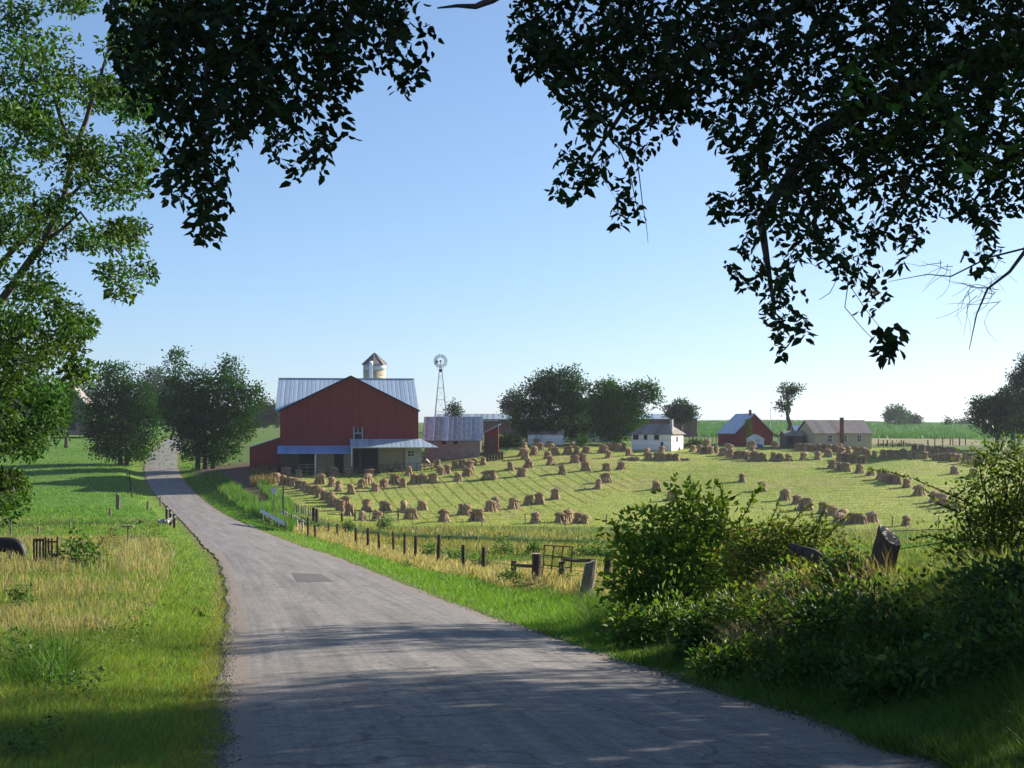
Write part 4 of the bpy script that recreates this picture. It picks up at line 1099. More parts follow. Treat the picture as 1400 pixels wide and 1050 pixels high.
# ---------------------------------------------------------------- cattle
def skin(name, nodes, edges, mat, parent=None, sub=1):
    me = bpy.data.meshes.new(name); me.from_pydata([q[:3] for q in nodes], edges, []); me.materials.append(mat)
    o = link(name, me, parent); md = o.modifiers.new('skin', 'SKIN'); md.use_smooth_shade = True
    for i, q in enumerate(nodes):
        sv = me.skin_vertices[0].data[i]; r = q[3]; sv.radius = (r, r) if not isinstance(r, tuple) else r
    me.skin_vertices[0].data[0].use_root = True
    s2 = o.modifiers.new('sub', 'SUBSURF'); s2.levels = s2.render_levels = sub
    return o
def cow(loc, rz, mat, label, graze=True, s=1.0):
    nd = [(0, 0, 1.0, .30), (-.45, 0, 1.0, .31), (-.8, 0, 1.06, .26), (.45, 0, 1.0, .30), (.72, 0, 1.08, .23)]
    ed = [(0, 1), (1, 2), (0, 3), (3, 4)]
    if graze: nk = [(.88, 0, .90, .26), (.98, 0, .66, .22), (1.06, 0, .42, .17), (1.16, 0, .2, .1)]
    else: nk = [(.98, 0, 1.22, .16), (1.16, 0, 1.36, .13), (1.36, 0, 1.3, .11), (1.54, 0, 1.17, .075)]
    prev = 4
    for q in nk: nd.append(q); ed.append((prev, len(nd) - 1)); prev = len(nd) - 1
    for hx, root, hind in ((.55, 3, False), (-.75, 2, True)):
        for sy in (-1, 1):
            y = sy * .17
            ch = [(hx, y, .72, .13 if not hind else .17), (hx + (.0 if not hind else .08), y, .45, .075 if not hind else .085), (hx - (.0 if not hind else .1), y, .25, .05), (hx, y, .03, .055)]
            prev = root
            for q in ch: nd.append(q); ed.append((prev, len(nd) - 1)); prev = len(nd) - 1
    o = skin('cow', nd, ed, mat, None, 2); o.location = loc; o.rotation_euler = (0, 0, rz); o.scale = (s, s, s)
    hx, hz_ = (nk[2][0], nk[2][2])
    for sy in (-1, 1):
        b = MB(); b.add([(hx - .1, sy * .1, hz_ + .12), (hx - .02, sy * .12, hz_ + .06), (hx - .08, sy * .30, hz_ + .04), (hx - .12, sy * .26, hz_ + .12)], [(0, 1, 2, 3)]); b.build('ear', mat, o)
    b = MB(); b.tube([(-1.02, 0, 1.15), (-1.12, 0, .9), (-1.1, 0, .5), (-1.1, 0, .3)], [.03, .022, .018, .05], 6); b.build('tail', mat, o)
    tag(o, label, 'cow'); return o
q = Vector((PX(8, 58), 58, PZ(774, 58)))
cow(Vector((q.x - .35, q.y, tz(q.x - .35, q.y))), 0, M['black_coat'], 'black cow grazing head down at the left edge of the picture')
q = hit(581, 640, 150, 240); cow(q + Vector((0, -1, 0)), R(160), M['pied'], 'black and white cow standing at the right corner of the barn', False, .95)

# ---------------------------------------------------------------- foliage tools
def unit(v): return v / np.maximum(np.linalg.norm(v, axis=1, keepdims=True), 1e-9)
def leaf_mesh(name, C, A, L, Wd, col, mat, fold=.12, simple=False, up=None):
    """C bases, A directions, L lengths, Wd widths"""
    n = len(C); A = unit(A)
    r = rng.standard_normal((n, 3))
    if up is not None: r = r * (1 - up) + np.array([0, 0, 1.6]) * up
    Nn = unit(r - (r * A).sum(1, keepdims=True) * A); S = np.cross(A, Nn)
    L = L[:, None]; Wd = Wd[:, None]
    if simple:
        V = np.stack([C, C + A * L * .45 + S * Wd * .5, C + A * L, C + A * L * .5 - S * Wd * .5], 1)
        Fq = np.arange(n * 4).reshape(n, 4); k = 4
    else:
        V = np.stack([C, C + A * L * .28 + S * Wd * .5 + Nn * Wd * fold, C + A * L * .68 + S * Wd * .36 + Nn * Wd * fold,
                      C + A * L - Nn * L * .12, C + A * L * .68 - S * Wd * .36 + Nn * Wd * fold, C + A * L * .28 - S * Wd * .5 + Nn * Wd * fold], 1)
        i = np.arange(n)[:, None] * 6
        Fq = np.concatenate([i + np.array([0, 1, 2, 3]), i + np.array([0, 3, 4, 5])], 0); k = 6
    return nmesh(name, V.reshape(-1, 3), Fq, mat, np.repeat(col, k, 0))

def vcol(n, base, var=.25, hue=.12):
    b_ = np.array(base); k = 1 + var * rng.standard_normal((n, 1)); h_ = hue * rng.standard_normal((n, 1))
    c_ = b_ * np.clip(k, .45, 1.9) * np.concatenate([1 + h_, np.ones((n, 1)), 1 - h_ * .8], 1)
    return np.clip(c_, .003, .8)

def crown_leaves(blobs, n_clump, per, clump_r, L, base, flat=.75, shell=.55, droop=0, var=.22):
    """blobs: (x,y,z,rx,ry,rz); clumps of leaves through the outer part of every blob"""
    vol = np.array([b_[3] * b_[5] for b_ in blobs]); cnt = np.maximum((n_clump * vol / vol.sum()).astype(int), 2)
    Cs = []; As = []; Col = []
    for b_, m_ in zip(blobs, cnt):
        u_ = unit(rng.standard_normal((m_, 3))); rr = (shell + (1 - shell) * rng.random((m_, 1)) ** .6) * (1 + .12 * rng.standard_normal((m_, 1)))
        cc = np.array(b_[:3]) + u_ * rr * np.array(b_[3:])
        k_ = rng.integers(int(per * .6), int(per * 1.4) + 1, m_)
        own = np.repeat(np.arange(m_), k_); n = len(own)
        off = rng.standard_normal((n, 3)) * clump_r * np.array([1, 1, flat]) * (.7 + .6 * rng.random(m_))[own][:, None]
        Cs.append(cc[own] + off); As.append(unit(off + u_[own] * clump_r * .7 + rng.standard_normal((n, 3)) * clump_r * .8 + np.array([0, 0, -droop])))
        cv = vcol(m_, base, var * .8)[own] * (1 + .18 * rng.standard_normal((n, 1))); Col.append(np.clip(cv, .003, .6))
    C = np.concatenate(Cs); A = np.concatenate(As); n = len(C)
    return C, A, L * (.7 + .6 * rng.random(n)), np.concatenate(Col)

def limb_pts(a, b, sag, n=6, wob=.06):
    a, b = Vector(a), Vector(b); ln = (b - a).length; out = []
    for i in range(n + 1):
        t = i / n; q = a.lerp(b, t) + Vector((random.gauss(0, wob * ln), random.gauss(0, wob * ln), random.gauss(0, wob * ln * .6))) * math.sin(math.pi * t) + Vector((0, 0, sag * math.sin(math.pi * t)))
        out.append(q)
    return out

def tree(name, label, px, base, d, pb, n_clump, per, L, col, cat='tree', group=None, trunk_r=.35, clump_r=.55, mat='leaf_far', depth=.8, shell=.45, trunks=None, flat=.75, limbs=True, ground=None, kind_leaf=True, wid=.6):
    """pb: crown masses as (px,row,radius px[,radius row px]); they are set around the trunk at real size"""
    q = at_d(px, d)
    if base is not None: q.z = PZ(base, d)
    e = empty(name, q, label, cat, group)
    s_ = d / F; blobs = []
    for t in pb:
        rx = t[2] * s_; rz_ = (t[3] if len(t) > 3 else t[2]) * s_
        blobs.append((PX(t[0], d) - q.x, random.uniform(-1, 1) * depth * rx * .5, PZ(t[1], d) - q.z, rx, rx * depth, rz_))
    C, A, Ls, cv = crown_leaves(blobs, n_clump, per, clump_r, L, col, flat, shell)
    me = leaf_mesh('crown', C, A, Ls, Ls * wid, cv, M[mat], simple=True); link('crown', me, e)
    top = max(b_[2] for b_ in blobs)
    for tp in (trunks or [(0, 0)]):
        b = MB(); tx = tp[0] * s_
        pts = [Vector((tx, 0, -.6))] + [Vector((tx + random.gauss(0, .12) * i, random.gauss(0, .1) * i, top * .8 * i / 5)) for i in range(1, 6)]
        b.tube(pts, [trunk_r * (1.25 - .19 * i) for i in range(6)], 8)
        if limbs:
            for bl in blobs[:9]:
                f_ = pts[random.choice((2, 3))]; b.tube(limb_pts(f_, Vector(bl[:3]), .2, 4), [trunk_r * .42, trunk_r * .34, trunk_r * .26, trunk_r * .18, trunk_r * .08], 5)
        b.build('trunk', M['bark'], e, True)
    return e

G1, G2, G3, GH = (.040, .095, .018), (.055, .125, .022), (.026, .062, .020), (.045, .095, .030)
tree('roadside_tree', 'dense dark tree left of the road bend', 163, 634, 236, [(165, 520, 26), (150, 545, 30), (182, 545, 30), (160, 575, 38, 30), (190, 580, 26), (140, 598, 24), (172, 605, 34, 24), (202, 560, 20), (206, 600, 14), (136, 565, 24), (150, 508, 14), (126, 590, 16, 12), (148, 618, 22, 10), (186, 618, 18, 10)], 900, 24, .42, G1, trunks=[(10, 0), (2, 0)], clump_r=.55)
tree('roadside_tree', 'broad dark tree with two tall tops right of the road bend', 278, 640, 228, [(243, 500, 13, 22), (240, 535, 20), (270, 530, 26), (315, 515, 20, 24), (300, 545, 34), (255, 565, 28), (285, 560, 34), (335, 550, 24), (280, 580, 40, 30), (325, 582, 26, 22), (262, 602, 22), (300, 608, 32, 20), (345, 540, 12), (238, 590, 14), (232, 560, 14), (264, 622, 18, 10), (300, 622, 20, 10)], 1150, 24, .42, G1, trunks=[(-8, 0), (2, 0), (14, 0)], clump_r=.55)
tree('shade_tree', 'large rounded shade tree left of the farmhouse', 752, 606, 240, [(765, 530, 26), (735, 545, 28), (790, 540, 22), (755, 560, 36), (725, 575, 26), (785, 575, 28), (745, 588, 32, 16), (778, 518, 16), (742, 525, 18), (712, 585, 12), (797, 590, 14)], 1000, 24, .40, G1, clump_r=.5)
tree('shade_tree', 'ragged wide shade tree with outstretched right top beside the farmhouse', 845, 608, 238, [(830, 540, 20), (845, 555, 30), (868, 540, 16), (885, 535, 14, 12), (832, 575, 24), (860, 572, 24), (838, 592, 26, 14), (895, 545, 9), (827, 528, 8), (820, 560, 14), (893, 529, 7)], 760, 24, .40, G2, clump_r=.5)
tree('pine_tree', 'dark rounded pine on the skyline left of the farmhouse trees', 702, 575, 330, [(702, 545, 8), (695, 552, 8, 6), (709, 553, 9, 6), (702, 560, 14, 6)], 170, 20, .5, G3, clump_r=.6, trunk_r=.25)
tree('pine_tree', 'small dark pine on the skyline right of the windmill', 621, 574, 330, [(621, 554, 5), (617, 559, 5, 4), (624, 560, 5, 4), (621, 565, 9, 5)], 85, 14, .42, G3, clump_r=.5, trunk_r=.2)
tree('pine_tree', 'spreading layered pine behind the small white house', 931, 588, 300, [(931, 552, 9, 6), (921, 558, 11, 4), (941, 558, 12, 4), (931, 564, 18, 6), (918, 567, 8, 3), (945, 569, 8, 4), (930, 573, 12, 5)], 240, 20, .42, G3, clump_r=.45, trunk_r=.25, flat=.5)
tree('bare_tree', 'tall thin tree with sparse tufts of leaves between red outbuilding and cream house', 1079, 590, 262, [(1076, 532, 10, 7), (1088, 531, 7, 5), (1080, 540, 7, 5), (1068, 556, 5, 5), (1077, 556, 4, 4), (1072, 551, 5, 4)], 130, 12, .42, (.06, .085, .03), clump_r=.42, trunk_r=.42)
tree('field_tree', 'largest rounded tree of the distant clump on the right skyline', 1224, 582, 620, [(1224, 563, 8, 7), (1219, 570, 8, 7), (1229, 571, 8, 7)], 120, 20, .9, GH, group='distant clump on the skyline', clump_r=1.0)
tree('field_tree', 'middle tree of the distant clump on the right skyline', 1237, 582, 640, [(1238, 569, 6, 5), (1236, 575, 7, 5)], 70, 18, .9, GH, group='distant clump on the skyline', clump_r=.9)
tree('field_tree', 'small right hand tree of the distant clump on the right skyline', 1252, 582, 640, [(1252, 573, 5, 4), (1250, 577, 6, 4)], 60, 18, .9, GH, group='distant clump on the skyline', clump_r=.9)
tree('field_tree', 'tiny pointed tree alone on the far right skyline', 1296, 583, 640, [(1296, 575, 3, 3), (1296, 578, 4, 3)], 30, 14, .8, G3, clump_r=.7)
tree('field_tree', 'low flat group of bushes on the far right skyline', 1315, 583, 660, [(1310, 577, 4, 3), (1318, 577, 4, 3), (1324, 578, 3, 3)], 45, 14, .8, GH, clump_r=.8)
tree('right_edge_tree', 'dark open tree on two straight trunks at the right edge of the field', 1362, 613, 232, [(1362, 560, 24, 16), (1345, 552, 14, 9), (1378, 545, 18), (1350, 575, 22, 14), (1375, 572, 22, 16), (1338, 562, 10, 8), (1362, 590, 20, 6)], 560, 22, .38, G3, trunks=[(0, 0), (23, 0)], clump_r=.42)
tree('right_edge_tree', 'tall dark tree cut by the right picture edge', 1412, 612, 226, [(1412, 500, 20, 18), (1398, 520, 16, 12), (1420, 530, 26), (1398, 550, 18, 14), (1415, 570, 30, 22), (1395, 585, 14, 12), (1388, 522, 8, 6)], 620, 22, .38, G3, clump_r=.42)
q_ = tree('pine_tree', 'open pine with bare lower trunk behind the left pasture', 90, 612, 282, [(88, 545, 26, 6), (100, 555, 24, 5), (84, 566, 28, 5), (98, 574, 22, 4), (92, 535, 14, 6)], 170, 16, .42, G3, clump_r=.5, flat=.35)
for i, (a, t_, r1, r2, lab) in enumerate([(12, 540, 24, 26, 'hazy far tree behind the left edge foliage'), (48, 535, 26, 28, 'hazy far tree above the grey barn roof'), (112, 528, 22, 30, 'hazy pale tree between pine and dense roadside tree'), (212, 520, 20, 24, 'tall hazy tree seen between the two roadside trees'), (236, 530, 16, 24, 'second hazy tree seen between the two roadside trees'), (84, 540, 22, 26, 'hazy far tree behind the open pine'), (-30, 540, 26, 26, 'hazy far tree beyond the left picture edge')]):
    tree('woodland_tree', lab, a, 594, 560, [(a, t_, r1 * .7, r2 * .6), (a - r1 * .4, t_ + 20, r1 * .7, r2 * .6), (a + r1 * .4, t_ + 22, r1 * .7, r2 * .6), (a, t_ + 42, r1, r2 * .5)], 260, 18, 1.0, GH, group='hazy trees on the far left rise', clump_r=1.1)
for i, (a, t_, lab) in enumerate([(350, 562, 'hazy tree at the left of the line beyond the red barn'), (364, 555, 'middle hazy tree left of the red barn wall'), (378, 558, 'hazy tree touching the left barn wall'), (340, 566, 'low hazy tree behind the broad roadside tree')]):
    tree('woodland_tree', lab, a, 594, 520, [(a, t_, 9, 8), (a - 3, t_ + 8, 9, 8), (a + 3, t_ + 10, 9, 8), (a, t_ + 18, 9, 8)], 120, 16, .9, GH, group='hazy trees beyond the barn', clump_r=.9)
tree('garden_shrub', 'round leafy shrub in front of the farmhouse under the trees', 795, 614, 226, [(795, 601, 7, 7), (798, 608, 7, 6)], 45, 18, .25, G2, cat='shrub', clump_r=.25, trunk_r=.08)
tree('climbing_vine', 'green vine climbing the front corner of the red outbuilding', 1024, 606, 236, [(1022, 596, 3, 9), (1023, 583, 3, 8), (1023, 576, 2.5, 6)], 50, 16, .22, G2, cat='vine', clump_r=.2, trunk_r=.05, depth=.5)
tree('hedge_bush', 'brush heap with weeds at the left of the pasture fence near the white house', 952, 617, 226, [(945, 606, 7, 5), (955, 607, 8, 5), (940, 611, 5, 4)], 60, 16, .25, (.08, .08, .05), cat='bush', clump_r=.25, trunk_r=.06)
tree('hedge_bush', 'long low hedge right of the cream house under the post fence', 1215, 616, 243, [(1200, 612, 8, 4), (1213, 612, 8, 4), (1226, 611, 8, 4), (1238, 611, 8, 4), (1247, 611, 6, 4)], 120, 16, .25, (.05, .08, .03), cat='hedge', clump_r=.25, trunk_r=.06)
tree('hedge_bush', 'dark hedge below the slant roofed shed and the white building', 700, 614, 228, [(690, 604, 10, 8), (703, 602, 8, 9), (680, 606, 8, 7)], 150, 16, .28, G1, cat='hedge', clump_r=.28, trunk_r=.06)
# creek-side shrubs
for i, (a, t_, b_, d_, lab) in enumerate([(692, 734, 768, 92, 'leafy shrub beside the creek left of the gate post'), (626, 752, 784, 72, 'small shrub behind the tan grass posts'), (415, 700, 724, 126, 'round green shrub beside the wooden fence brace'), (476, 713, 728, 128, 'low green shrub below the tube gate'), (526, 706, 724, 130, 'small green shrub in front of the tube gate'), (800, 735, 772, 84, 'dark upright shrub right of the pipe frame'), (822, 742, 776, 80, 'small shrub left of the big foreground bush'), (590, 745, 768, 80, 'low weeds clump between roadside posts'), (660, 762, 786, 66, 'low green weed clump behind the posts'), (730, 742, 762, 92, 'dull green weed clump beyond the thick gate post')]):
    h_ = b_ - t_
    tree('creek_shrub', lab, a, None, d_, [(a, t_ + h_ * .35, h_ * .36, h_ * .34), (a - h_ * .2, t_ + h_ * .65, h_ * .36, h_ * .34), (a + h_ * .25, t_ + h_ * .7, h_ * .34, h_ * .3)], 46, 18, .14, G2, cat='shrub', group='shrubs along the creek', clump_r=.14, trunk_r=.03, mat='leaf')

# ---------------------------------------------------------------- near trees
def sprays(poly, n, dr, twig, leafL, leafW, base, droop=.9, side=.8, spacing=.035, var=.3, scatter=.012, tw=None, grow=0, ddir=(0, 0), airy=0):
    """drooping twigs with alternate leaves, started inside an outline and spread through a range of distances"""
    poly = [(float(a), float(b_)) for a, b_ in poly]
    x0, x1 = min(p_[0] for p_ in poly), max(p_[0] for p_ in poly); y0, y1 = min(p_[1] for p_ in poly), max(p_[1] for p_ in poly)
    P_ = np.zeros((0, 2))
    while len(P_) < n * 3:
        c_ = np.stack([rng.uniform(x0, x1, n * 3), rng.uniform(y0, y1, n * 3)], 1); P_ = np.concatenate([P_, c_[inpoly(c_[:, 0], c_[:, 1], poly)]])
    if airy:
        a_ = ncoh(P_[:, 0], P_[:, 1], .045, 3) + .6 * ncoh(P_[:, 0], P_[:, 1], .11, 8)
        P_ = P_[a_ > airy]
    P_ = P_[:n]; n = len(P_); d = rng.uniform(dr[0], dr[1], n)
    S0 = np.stack([(P_[:, 0] - CX) / F * d, d, -(P_[:, 1] - HY) / F * d], 1)
    az = rng.uniform(0, 2 * math.pi, n); dirv = np.stack([np.cos(az) + ddir[0], np.sin(az) + ddir[1], -droop * (.3 + .9 * rng.random(n))], 1); dirv = unit(dirv)
    ln = twig * (.5 + rng.random(n)); S0 = S0 - dirv * ln[:, None] * .55
    k = int(twig * 1.5 / spacing); t = (np.arange(k) + .5) * spacing
    own, ti = np.nonzero(t[None, :] < ln[:, None]); tt_ = t[ti][:, None]
    C = S0[own] + dirv[own] * tt_ + np.array([0, 0, -1]) * (tt_ ** 2) * .5
    sv = unit(np.cross(dirv, np.array([0, 0, 1.0])))[own] * np.where(ti % 2 == 0, 1, -1)[:, None]
    A = dirv[own] * .6 + sv * side + rng.standard_normal(C.shape) * .3 + np.array([0, 0, -.35 * droop])
    C = C + rng.standard_normal(C.shape) * scatter
    m_ = len(C); L = leafL * (.65 + .6 * rng.random(m_)); cc = vcol(n, base, var * .6)[own] * (1 + .15 * rng.standard_normal((m_, 1)))
    pxx = C[:, 0] / C[:, 1] * F + CX; pyy = HY - C[:, 2] / C[:, 1] * F
    keep = inpoly(pxx, pyy, poly)
    cx_, cy_ = pxx.mean(), pyy.mean()
    g_ = grow
    if g_:
        for dx, dy in ((g_, 0), (-g_, 0), (0, -g_), (0, g_)): keep |= inpoly(pxx + dx, pyy + dy, poly)
    E_ = S0 + dirv * ln[:, None] + np.array([0, 0, -1]) * (ln[:, None] ** 2) * .5
    ok_ = inpoly(E_[:, 0] / E_[:, 1] * F + CX, HY - E_[:, 2] / E_[:, 1] * F, poly) & inpoly(S0[:, 0] / S0[:, 1] * F + CX, HY - S0[:, 2] / S0[:, 1] * F, poly)
    tw_ = (S0[ok_], dirv[ok_], ln[ok_])
    return C[keep], A[keep], L[keep], L[keep] * leafW, np.clip(cc[keep], .003, .6), tw_
def twig_mesh(name, tws, r, mat, parent, every=1):
    Vs = []; Fs = []; n0 = 0
    for S0, dv, ln in tws:
        S0, dv, ln = S0[::every], dv[::every], ln[::every]; n = len(S0); st = 4; ring = []
        for j in range(st + 1):
            t = (ln * j / st)[:, None]; c = S0 + dv * t + np.array([0, 0, -1]) * t ** 2 * .5; rr = r * (1 - .7 * j / st)
            a = unit(np.cross(dv, np.array([0, 0, 1.0]))) * rr; b_ = unit(np.cross(dv, a)) * rr
            ring.append(np.stack([c + a, c - a * .5 + b_ * .86, c - a * .5 - b_ * .86], 1))
        V = np.stack(ring, 1).reshape(n, -1, 3); V = V.reshape(-1, 3)
        base_ = (np.arange(n) * (st + 1) * 3)[:, None]
        for j in range(st):
            for k in range(3):
                Fs.append(n0 + base_ + np.array([j * 3 + k, j * 3 + (k + 1) % 3, (j + 1) * 3 + (k + 1) % 3, (j + 1) * 3 + k]))
        Vs.append(V); n0 += len(V)
    return link(name, nmesh(name, np.concatenate(Vs), np.concatenate(Fs), mat), parent)

POLY_R = [(700,-160),(702,40),(704,98),(745,105),(752,130),(772,140),(762,165),(775,185),(757,205),(770,228),(756,262),(775,272),(800,262),(812,240),(838,246),(845,255),(848,282),(826,292),(850,305),(880,300),(884,285),(868,262),(872,225),(890,200),(918,190),(925,160),(940,150),(965,160),(978,195),(1000,210),(1012,238),(1018,262),(985,268),(962,262),(972,298),(998,300),(1020,285),(1030,300),(1008,325),(1012,345),(992,362),(998,382),(1020,392),(1045,400),(1050,420),(1040,450),(1048,470),(1070,488),(1090,485),(1104,462),(1100,440),(1088,425),(1100,400),(1092,370),(1098,345),(1118,330),(1128,345),(1122,365),(1148,368),(1160,390),(1170,415),(1180,425),(1198,432),(1196,420),(1212,415),(1210,385),(1200,360),(1222,330),(1228,375),(1250,382),(1268,384),(1262,350),(1258,318),(1270,300),(1300,290),(1330,300),(1345,315),(1336,340),(1320,345),(1338,372),(1350,365),(1362,340),(1352,315),(1375,290),(1400,280),(1500,250),(1600,220),(1600,-160)]
POLY_R2 = [(1196,455),(1188,470),(1205,480),(1215,490),(1228,470),(1226,445),(1208,440)]
POLY_L = [(150,-160),(150,30),(160,60),(150,95),(175,140),(208,150),(200,180),(215,200),(208,225),(215,268),(248,275),(255,298),(262,310),(272,330),(292,330),(298,312),(322,298),(320,272),(326,250),(318,225),(326,195),(345,172),(366,168),(362,205),(382,222),(380,248),(402,248),(420,232),(440,242),(452,218),(440,205),(452,190),(478,190),(480,170),(458,165),(466,150),(480,130),(490,105),(498,85),(515,92),(536,92),(545,130),(560,128),(566,108),(590,108),(580,95),(572,75),(598,68),(592,40),(575,20),(570,-160)]
g0 = tz(10.2, 15.5)
ov = empty('overhanging_tree', (10.2, 15.5, g0), 'big dark leafy tree whose boughs hang across the top of the view', 'tree')
O_ = np.array([10.2, 15.5, g0])
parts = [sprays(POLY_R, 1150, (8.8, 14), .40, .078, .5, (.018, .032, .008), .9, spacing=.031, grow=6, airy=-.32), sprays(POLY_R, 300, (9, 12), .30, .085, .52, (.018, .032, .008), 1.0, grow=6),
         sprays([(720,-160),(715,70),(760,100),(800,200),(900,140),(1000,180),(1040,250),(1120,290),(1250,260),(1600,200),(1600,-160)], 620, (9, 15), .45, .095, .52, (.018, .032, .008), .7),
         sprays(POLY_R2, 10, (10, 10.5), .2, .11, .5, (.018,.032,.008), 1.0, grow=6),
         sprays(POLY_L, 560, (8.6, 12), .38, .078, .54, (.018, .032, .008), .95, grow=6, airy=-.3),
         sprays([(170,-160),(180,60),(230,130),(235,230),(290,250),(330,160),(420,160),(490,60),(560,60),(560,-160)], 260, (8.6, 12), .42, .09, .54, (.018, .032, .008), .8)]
parts.append(sprays([(1130,60),(1400,40),(1400,230),(1330,250),(1240,220),(1150,180)], 70, (9, 11), .4, .085, .52, (.06, .12, .02), .8))  # backlit leaves: the glow is put into a lighter leaf colour
cat5 = [np.concatenate([p_[i] for p_ in parts]) for i in range(5)]
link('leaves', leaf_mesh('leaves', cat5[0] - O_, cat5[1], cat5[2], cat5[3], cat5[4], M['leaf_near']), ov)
tws = [(p_[5][0] - O_, p_[5][1], p_[5][2]) for p_ in parts]
twig_mesh('twig', tws, .0035, M['twig'], ov)
# upper crown, above and to the right of the picture
blobs = [(-2.2, .3, 7.6 - g0 - 1.5, 5.5, 5, 2.6), (2.5, .3, 8.4 - g0 - 1.5, 6, 5, 4.2), (-6.5, -2.5, 6.9 - g0 - .6, 3.4, 3.4, 1.4), (4.5, 0, 4.5 - g0, 4, 4.5, 2.8), (-1, 2.0, 9 - g0, 5, 4, 2.5), (-7, 1.0, 8.0 - g0, 3, 3, 1.6)]
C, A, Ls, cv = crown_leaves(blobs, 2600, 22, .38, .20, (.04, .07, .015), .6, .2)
keepm = ~((np.abs((C[:, 0] + O_[0]) / np.maximum(C[:, 1] + O_[1], .5)) < .37) & ((C[:, 2] + O_[2]) / np.maximum(C[:, 1] + O_[1], .5) < .305) & (C[:, 1] + O_[1] > 1))
C, A, Ls, cv = C[keepm], A[keepm], Ls[keepm], cv[keepm]
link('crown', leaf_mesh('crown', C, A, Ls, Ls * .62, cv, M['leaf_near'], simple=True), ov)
b = MB()
b.tube([(0, 0, -.5), (-.1, 0, 2), (-.3, .1, 4.5), (-.4, .3, 7.5), (-.2, .4, 10)], [.52, .42, .36, .24, .1], 12); b.build('trunk', M['bark'], ov, True)
def wpt(px, py, d): return Vector((PX(px, d) - O_[0], d - O_[1], PZ(py, d) - O_[2]))
def limb(pts, r0, r1, name='limb', n=7, m_='bark'):
    k = len(pts); b = MB(); b.tube(pts, [r0 + (r1 - r0) * i / (k - 1) for i in range(k)], n); return b.build(name, M[m_], ov, True)
limb([Vector((-.3, .1, 4.2)), wpt(1500, -80, 13), wpt(1250, -60, 12), wpt(1000, -70, 11.5), wpt(760, -60, 11), wpt(500, -60, 10.5), wpt(300, -20, 10)], .22, .04)
limb([Vector((-.3, .1, 3.9)), wpt(1550, 60, 13.5), wpt(1300, 90, 12.5), wpt(1120, 180, 12), wpt(1040, 300, 11.5), wpt(1060, 430, 11)], .15, .01)
limb([wpt(1250, -60, 12), wpt(1020, 40, 11.2), wpt(880, 110, 10.8), wpt(800, 230, 10.4)], .06, .008)
limb([wpt(300, -20, 10), wpt(280, 120, 9.8), wpt(270, 250, 9.7)], .035, .008)
limb([wpt(500, -60, 10.5), wpt(470, 60, 10), wpt(420, 170, 9.8)], .035, .007)
limb([wpt(760, -60, 11), wpt(700, -18, 10.6), wpt(672, 0, 10.5), wpt(650, 9, 10.4), wpt(625, 8, 10.4), wpt(598, 11, 10.3)], .045, .006)
limb([wpt(1560, 140, 14), wpt(1400, 345, 12.5), wpt(1380, 372, 12.3), wpt(1350, 395, 12.2), wpt(1335, 430, 12.1), wpt(1325, 478, 12)], .022, .003, n=5)
limb([wpt(1560, 130, 14), wpt(1400, 340, 12.6), wpt(1352, 352, 12.4), wpt(1300, 378, 12.3), wpt(1268, 375, 12.2), wpt(1215, 385, 12.1)], .013, .002, n=5)
def bare_twigs(px, py, d, n, spread, length):
    b = MB()
    for i in range(n):
        a = wpt(px + random.uniform(-spread, spread), py + random.uniform(-spread * .5, spread * .5), d); th = random.uniform(2.2, 5.0); pts = [a]
        for j in range(4):
            th += random.gauss(0, .6); a = a + Vector((math.cos(th) * .5 * length, random.gauss(0, .05), math.sin(th) * .35 * length - .02)); pts.append(a)
        b.tube(pts, [.003, .0026, .002, .0016, .001], 4)
    b.build('bare_twig', M['twig'], ov)
bare_twigs(1345, 400, 12.1, 16, 26, .22); bare_twigs(1370, 345, 12.4, 8, 30, .2); bare_twigs(1290, 360, 12.2, 6, 22, .16)
for pts in ([(868, 205), (874, 240), (878, 275), (884, 310), (886, 332)], [(845, 200), (862, 240), (868, 270), (876, 300)], [(1145, 350), (1160, 385), (1155, 420), (1180, 450), (1198, 468)], [(1150, 345), (1175, 360), (1165, 395), (1185, 425), (1205, 450)], [(1130, 330), (1150, 370), (1135, 400), (1120, 410)]):
    limb([wpt(a, c, 10.4) for a, c in pts], .0045, .002, 'bare_twig', 4, 'twig')

def shade_tree(x, y, rr, zlo, zhi, n, label, L=.22):
    g_ = tz(x, y); e = empty('roadside_tree', (x, y, g_), label, 'tree')
    bl = [(random.uniform(-.5, .5) * rr, random.uniform(-.5, .5) * rr, random.uniform(zlo, zhi) - g_, rr * .7, rr * .7, (zhi - zlo) * .33) for i in range(7)]
    C, A, Ls, cv = crown_leaves(bl, n, 20, .3, L, (.05, .09, .02), .7, .3)
    link('crown', leaf_mesh('crown', C, A, Ls, Ls * .6, cv, M['leaf'], simple=True), e)
    b = MB(); b.tube([(0, 0, -.5), (.1, 0, (zlo - g_) * .8), (0, .1, (zhi - g_) * .85)], [.28, .2, .06], 9)
    for q in bl: b.tube(limb_pts((0, 0, (zlo - g_) * .9), q[:3], .1, 3), [.08, .06, .04, .02], 5)
    b.build('trunk', M['bark'], e, True)
shade_tree(13.2, 19.5, 2.9, -.4, 4.2, 420, 'low leafy roadside tree on the bank just outside the right edge')
shade_tree(20.5, 27, 2.8, 6.0, 9.5, 260, 'roadside tree just outside the right edge, behind the bank')
shade_tree(17.5, 35, 3.4, 3.5, 8.5, 150, 'tall open roadside tree further outside the right edge')
shade_tree(11.5, 9.0, 3.2, .8, 6.5, 420, 'roadside tree right beside the camera position')

